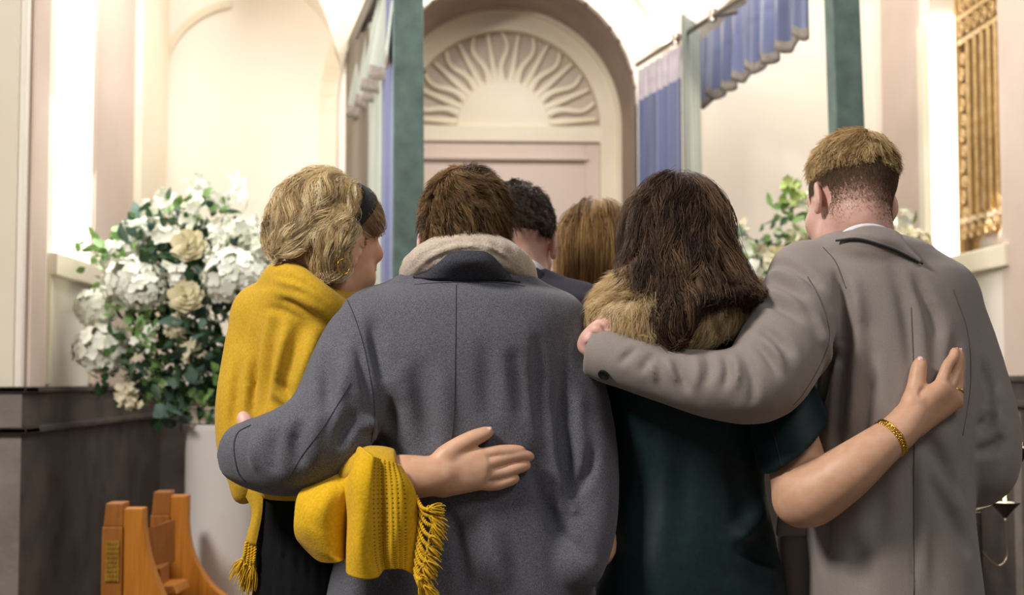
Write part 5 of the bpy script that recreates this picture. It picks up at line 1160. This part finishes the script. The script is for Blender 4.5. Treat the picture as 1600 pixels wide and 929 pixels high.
# right arrangement, half hidden behind the two people
YG = 5.1; D_ = lambda u, v, dy=0: P(u, v, YG+dy)
f2 = thing('flower_arrangement', 'pale cream and green flower arrangement standing behind the brown-haired woman and the taupe coat', 'flowers', (*D_(1290, 600)[:2], 1.05))
foliage('foliage', [(D_(1180, 370), .10), (D_(1210, 430), .15), (D_(1300, 450, .05), .2), (D_(1240, 480), .15)], 230, f2, 'leaf', 221, .05, .016)
foliage('pale_foliage', [(D_(1200, 430), .16), (D_(1235, 320), .07), (D_(1240, 380), .12), (D_(1300, 470), .2), (D_(1400, 370), .12), (D_(1300, 380), .15)], 420, f2, 'leaf_pale', 222)
for kk, (u, v, r, kd, dy) in enumerate([(1235,300,30,'g',-.05), (1205,400,34,'s',-.1), (1180,440,40,'s',-.1), (1230,430,40,'s',-.12), (1165,400,30,'s',-.05), (1250,360,30,'s',-.05), (1190,480,40,'s',-.12), (1240,480,40,'h',-.1), (1405,350,32,'s',-.1), (1425,385,34,'h',-.1), (1440,410,30,'s',-.08), (1390,380,36,'s',-.1), (1300,420,44,'h',-.05), (1340,470,44,'h',-.05), (1380,440,40,'h',-.05), (1150,350,24,'s',0), (1260,310,26,'s',0)]):
    kd = {'h': 'hydrangea_bloom', 'g': 'blossom_spray', 's': 'blossom_spray'}[kd]
    bloom(kd, D_(u, v, dy), px(r, YG), f2, 400+kk, m='lime' if kk == 0 else ('petal_cream' if kk % 2 else 'petal'))
z2 = D_(1290, 560)[2]; mb = MB()
for i in range(16): mb.tube(catmull([(f2.location.x, YG, z2), D_(1280+g_.normal(0, 30), 480), D_(1270+g_.normal(0, 80), 400+g_.normal(0, 40))], 8), .003, 5)
mb.tube(catmull([(f2.location.x, YG, z2), D_(1250, 420), D_(1236, 305)], 8), .003, 5); mb.build('stems', M['leaf_pale'], f2, smooth='all')
MB().lathe([(.03, 0), (.085, .004), (.10, .05), (.092, .055), (.02, .05)], (f2.location.x, YG, z2), 28).build('bowl', M['cream'], f2, smooth=True)
p_ = thing('flower_pedestal', 'white round pedestal under the right flower arrangement', 'pedestal', (f2.location.x, YG, 0))
MB().lathe([(.135, 0), (.135, .05), (.119, .07), (.1135, .12), (.1135, z2-.03), (.118, z2-.02), (.118, z2), (.02, z2)], (f2.location.x, YG, 0), 40).build('shaft', M['white'], p_, smooth=True)
f2.location = (f2.location.x, YG, z2)
for ch in f2.children: ch.location = -Vector(f2.location)
# ================================================================ PEWS
M['oak'] = mat('orange_oak', (176,104,20), .45, (196,126,36), 6, .3, .7, stretch=(18, 18, 1.2), detail=6, bump=.1, bscale=40)
M['oak_dark'] = mat('dark_oak', (140,80,18), .5, (160,98,26), 6, .3, .7, stretch=(18, 18, 1.2), detail=6)
M['plaque'] = mat('brass_plaque', (168,128,34), .5, (146,104,24), 60, metal=.2)
def pew(label, Y, uA, uB, uC, vA, vB, curve, plaque):
    """back post, then the end board whose front edge sweeps out towards the floor"""
    a = P(uA, vA, Y); t = thing('pew', label, 'pew', (a[0], Y, 0))
    zA = a[2]; zB = P(uB, vB, Y)[2]; xA, xB, xC = a[0], P(uB, vB, Y)[0], P(uC, vB, Y)[0]; D = .055
    k = px(3, Y); zs = P(uA, vA+36, Y)[2]
    MB().prism([(xA, Y, zs), (xB, Y, zs), (xB, Y, zA), (xA+k, Y, zA)], (0, D+.02, 0)).build('post_cap', M['oak_dark'], t, bevel=.004)
    MB().prism([(xA-k, Y-.006, 0), (xB, Y-.006, 0), (xB, Y-.006, zs), (xA-k*.4, Y-.006, zs)], (0, D+.03, 0)).build('post', M['oak_dark'], t, bevel=.004)
    cv = [P(u, v, Y) for u, v in curve]; c3 = catmull(cv, 24); poly = [(xB, Y+.002, 0), (xB, Y+.002, zB), (xC, Y+.002, zB)]+[(q[0], Y+.002, max(q[2], .32)) for q in c3]
    xe = c3[-1][0]+.12; poly += [(xe, Y+.002, .30), (xe, Y+.002, 0)]
    MB().prism(poly, (0, D, 0)).build('end_board', M['oak'], t, bevel=.005)
    MB().box((xA+.01, Y+D+.03, zA-.60), (xA+.04, Y+.30, zA-.06)).build('backrest', M['oak_dark'], t, bevel=.004)
    MB().box((xA+.04, Y+D+.03, .40), (xA+.46, Y+.30, .435)).build('seat', M['oak'], t, bevel=.006)
    MB().box((xA-.01, Y+D+.25, 0), (xA+.46, Y+D+.30, .40)).build('far_end', M['oak'], t, bevel=.005)
    if plaque:
        p0 = P(uA+4, vA+58, Y); p1_ = P(uB-6, vA+122, Y); mb = MB().box((p0[0], Y-.010, p1_[2]), (p1_[0], Y-.004, p0[2])); pl = mb.build('plaque', M['plaque'], t, bevel=.001)
        mb = MB(); g = np.random.default_rng(3)
        for r in range(9):
            z = p0[2]+(p1_[2]-p0[2])*(r+.5)/9; x = p0[0]+.003
            while x < p1_[0]-.006:
                w = g.uniform(.003, .007); mb.box((x, Y-.0125, z-.003), (x+w, Y-.009, z+.003)); x += w+.002
        mb.build('raised_ornament', M['plaque'], pl)
    return t, xA, zA
pew('orange oak pew end with a carved plaque on its post, nearest at lower left', 3.7, 162, 193, 224, 786, 794, [(224, 794), (225, 830), (232, 870), (246, 912), (268, 960), (300, 1010)], True)
pew('orange oak pew end with a long curved front in front of the white pedestal', 4.1, 237, 266, 293, 768, 774, [(293, 774), (293, 828), (302, 868), (322, 905), (350, 932), (400, 960)], False)
bk_ = thing('book_rest', 'sloping oak book rest fixed between the two pew ends at lower left', 'book rest', (*P(240, 900, 3.9)[:2], 0))
q = [P(226, 826, 3.86), P(264, 812, 3.98), P(264, 880, 3.98), P(230, 890, 3.86)]; MB().prism(q, (.012, .03, 0)).build('back_board', M['oak_dark'], bk_, bevel=.004)
q = [P(238, 916, 3.84), P(262, 905, 3.98), P(266, 918, 3.98), P(244, 930, 3.84)]; MB().prism(q, (.05, .02, 0)).build('ledge', M['oak'], bk_, bevel=.004)
q = P(245, 930, 3.9); MB().box((q[0]-.02, 3.84, 0), (q[0]+.02, 3.97, q[2]+.08)).build('upright', M['oak_dark'], bk_, bevel=.004)
# ================================================================ CANDLE STAND
M['iron'] = mat('dark_iron', (44,36,32), .5, (60,50,44), 40, metal=.4)
M['wire'] = mat('pale_steel_wire', (150,134,116), .35, metal=.8)
M['wax'] = mat('white_wax', (244,236,220), .4, emit=(255,214,150), estr=.25)
M['flame'] = mat('flame', (255,220,150), .5, emit=(255,206,120), estr=9)
YC = 3.3; cb = P(1520, 800, YC)
cs = thing('candle_stand', 'wire candle stand with dark cone cups and lit tealights at the right edge', 'candle stand', (cb[0]+.02, YC, 0))
def K(u, v, dy=0): return P(u, v, YC+dy)
for (u, v, w) in [(1570, 786, 23), (1594, 700, 22), (1577, 643, 14)]:
    c = K(u, v); r = px(w, YC); hgt = r*1.0
    co = MB().lathe([(.003, -hgt), (r*.5, -hgt*.5), (r, 0), (r*1.02, .003), (r*.94, .003), (r*.45, -hgt*.42), (.003, -hgt*.8)], c, 28).build('cone_cup', M['iron'], cs, smooth=True)
    if w > 15:
        MB().lathe([(.002, -.008), (r*.62, -.008), (r*.66, .002), (r*.6, .003), (.002, .001)], c, 20).build('tealight', M['wax'], co, smooth=True)
        MB().lathe([(.0005, 0), (.0035, .005), (.004, .010), (.0022, .018), (.0004, .026)], c+(0, 0, .002), 12).build('flame', M['flame'], co, smooth='all')
w_ = lambda pts, r=.0032: MB().tube(catmull([K(*p) for p in pts], 30), r, 8).build('wire_arm', M['wire'], cs, smooth='all')
w_([(1571,808),(1574,840),(1574,870),(1560,884),(1540,868),(1516,838),(1480,800)]); w_([(1594,722),(1586,750),(1576,765),(1571,780)]); w_([(1560,786),(1530,795),(1500,804),(1470,812)]); w_([(1525,770),(1510,790),(1490,830)]); w_([(1577,658),(1590,690),(1592,702)])
MB().tube([(cb[0]+.02, YC, 0), K(1528, 800)], .008, 10).lathe([(.12, 0), (.12, .012), (.02, .02)], (cb[0]+.02, YC, 0), 32).build('stand_foot', M['iron'], cs, smooth=True)
w_([(1528,800),(1524,845),(1512,842)], .004)
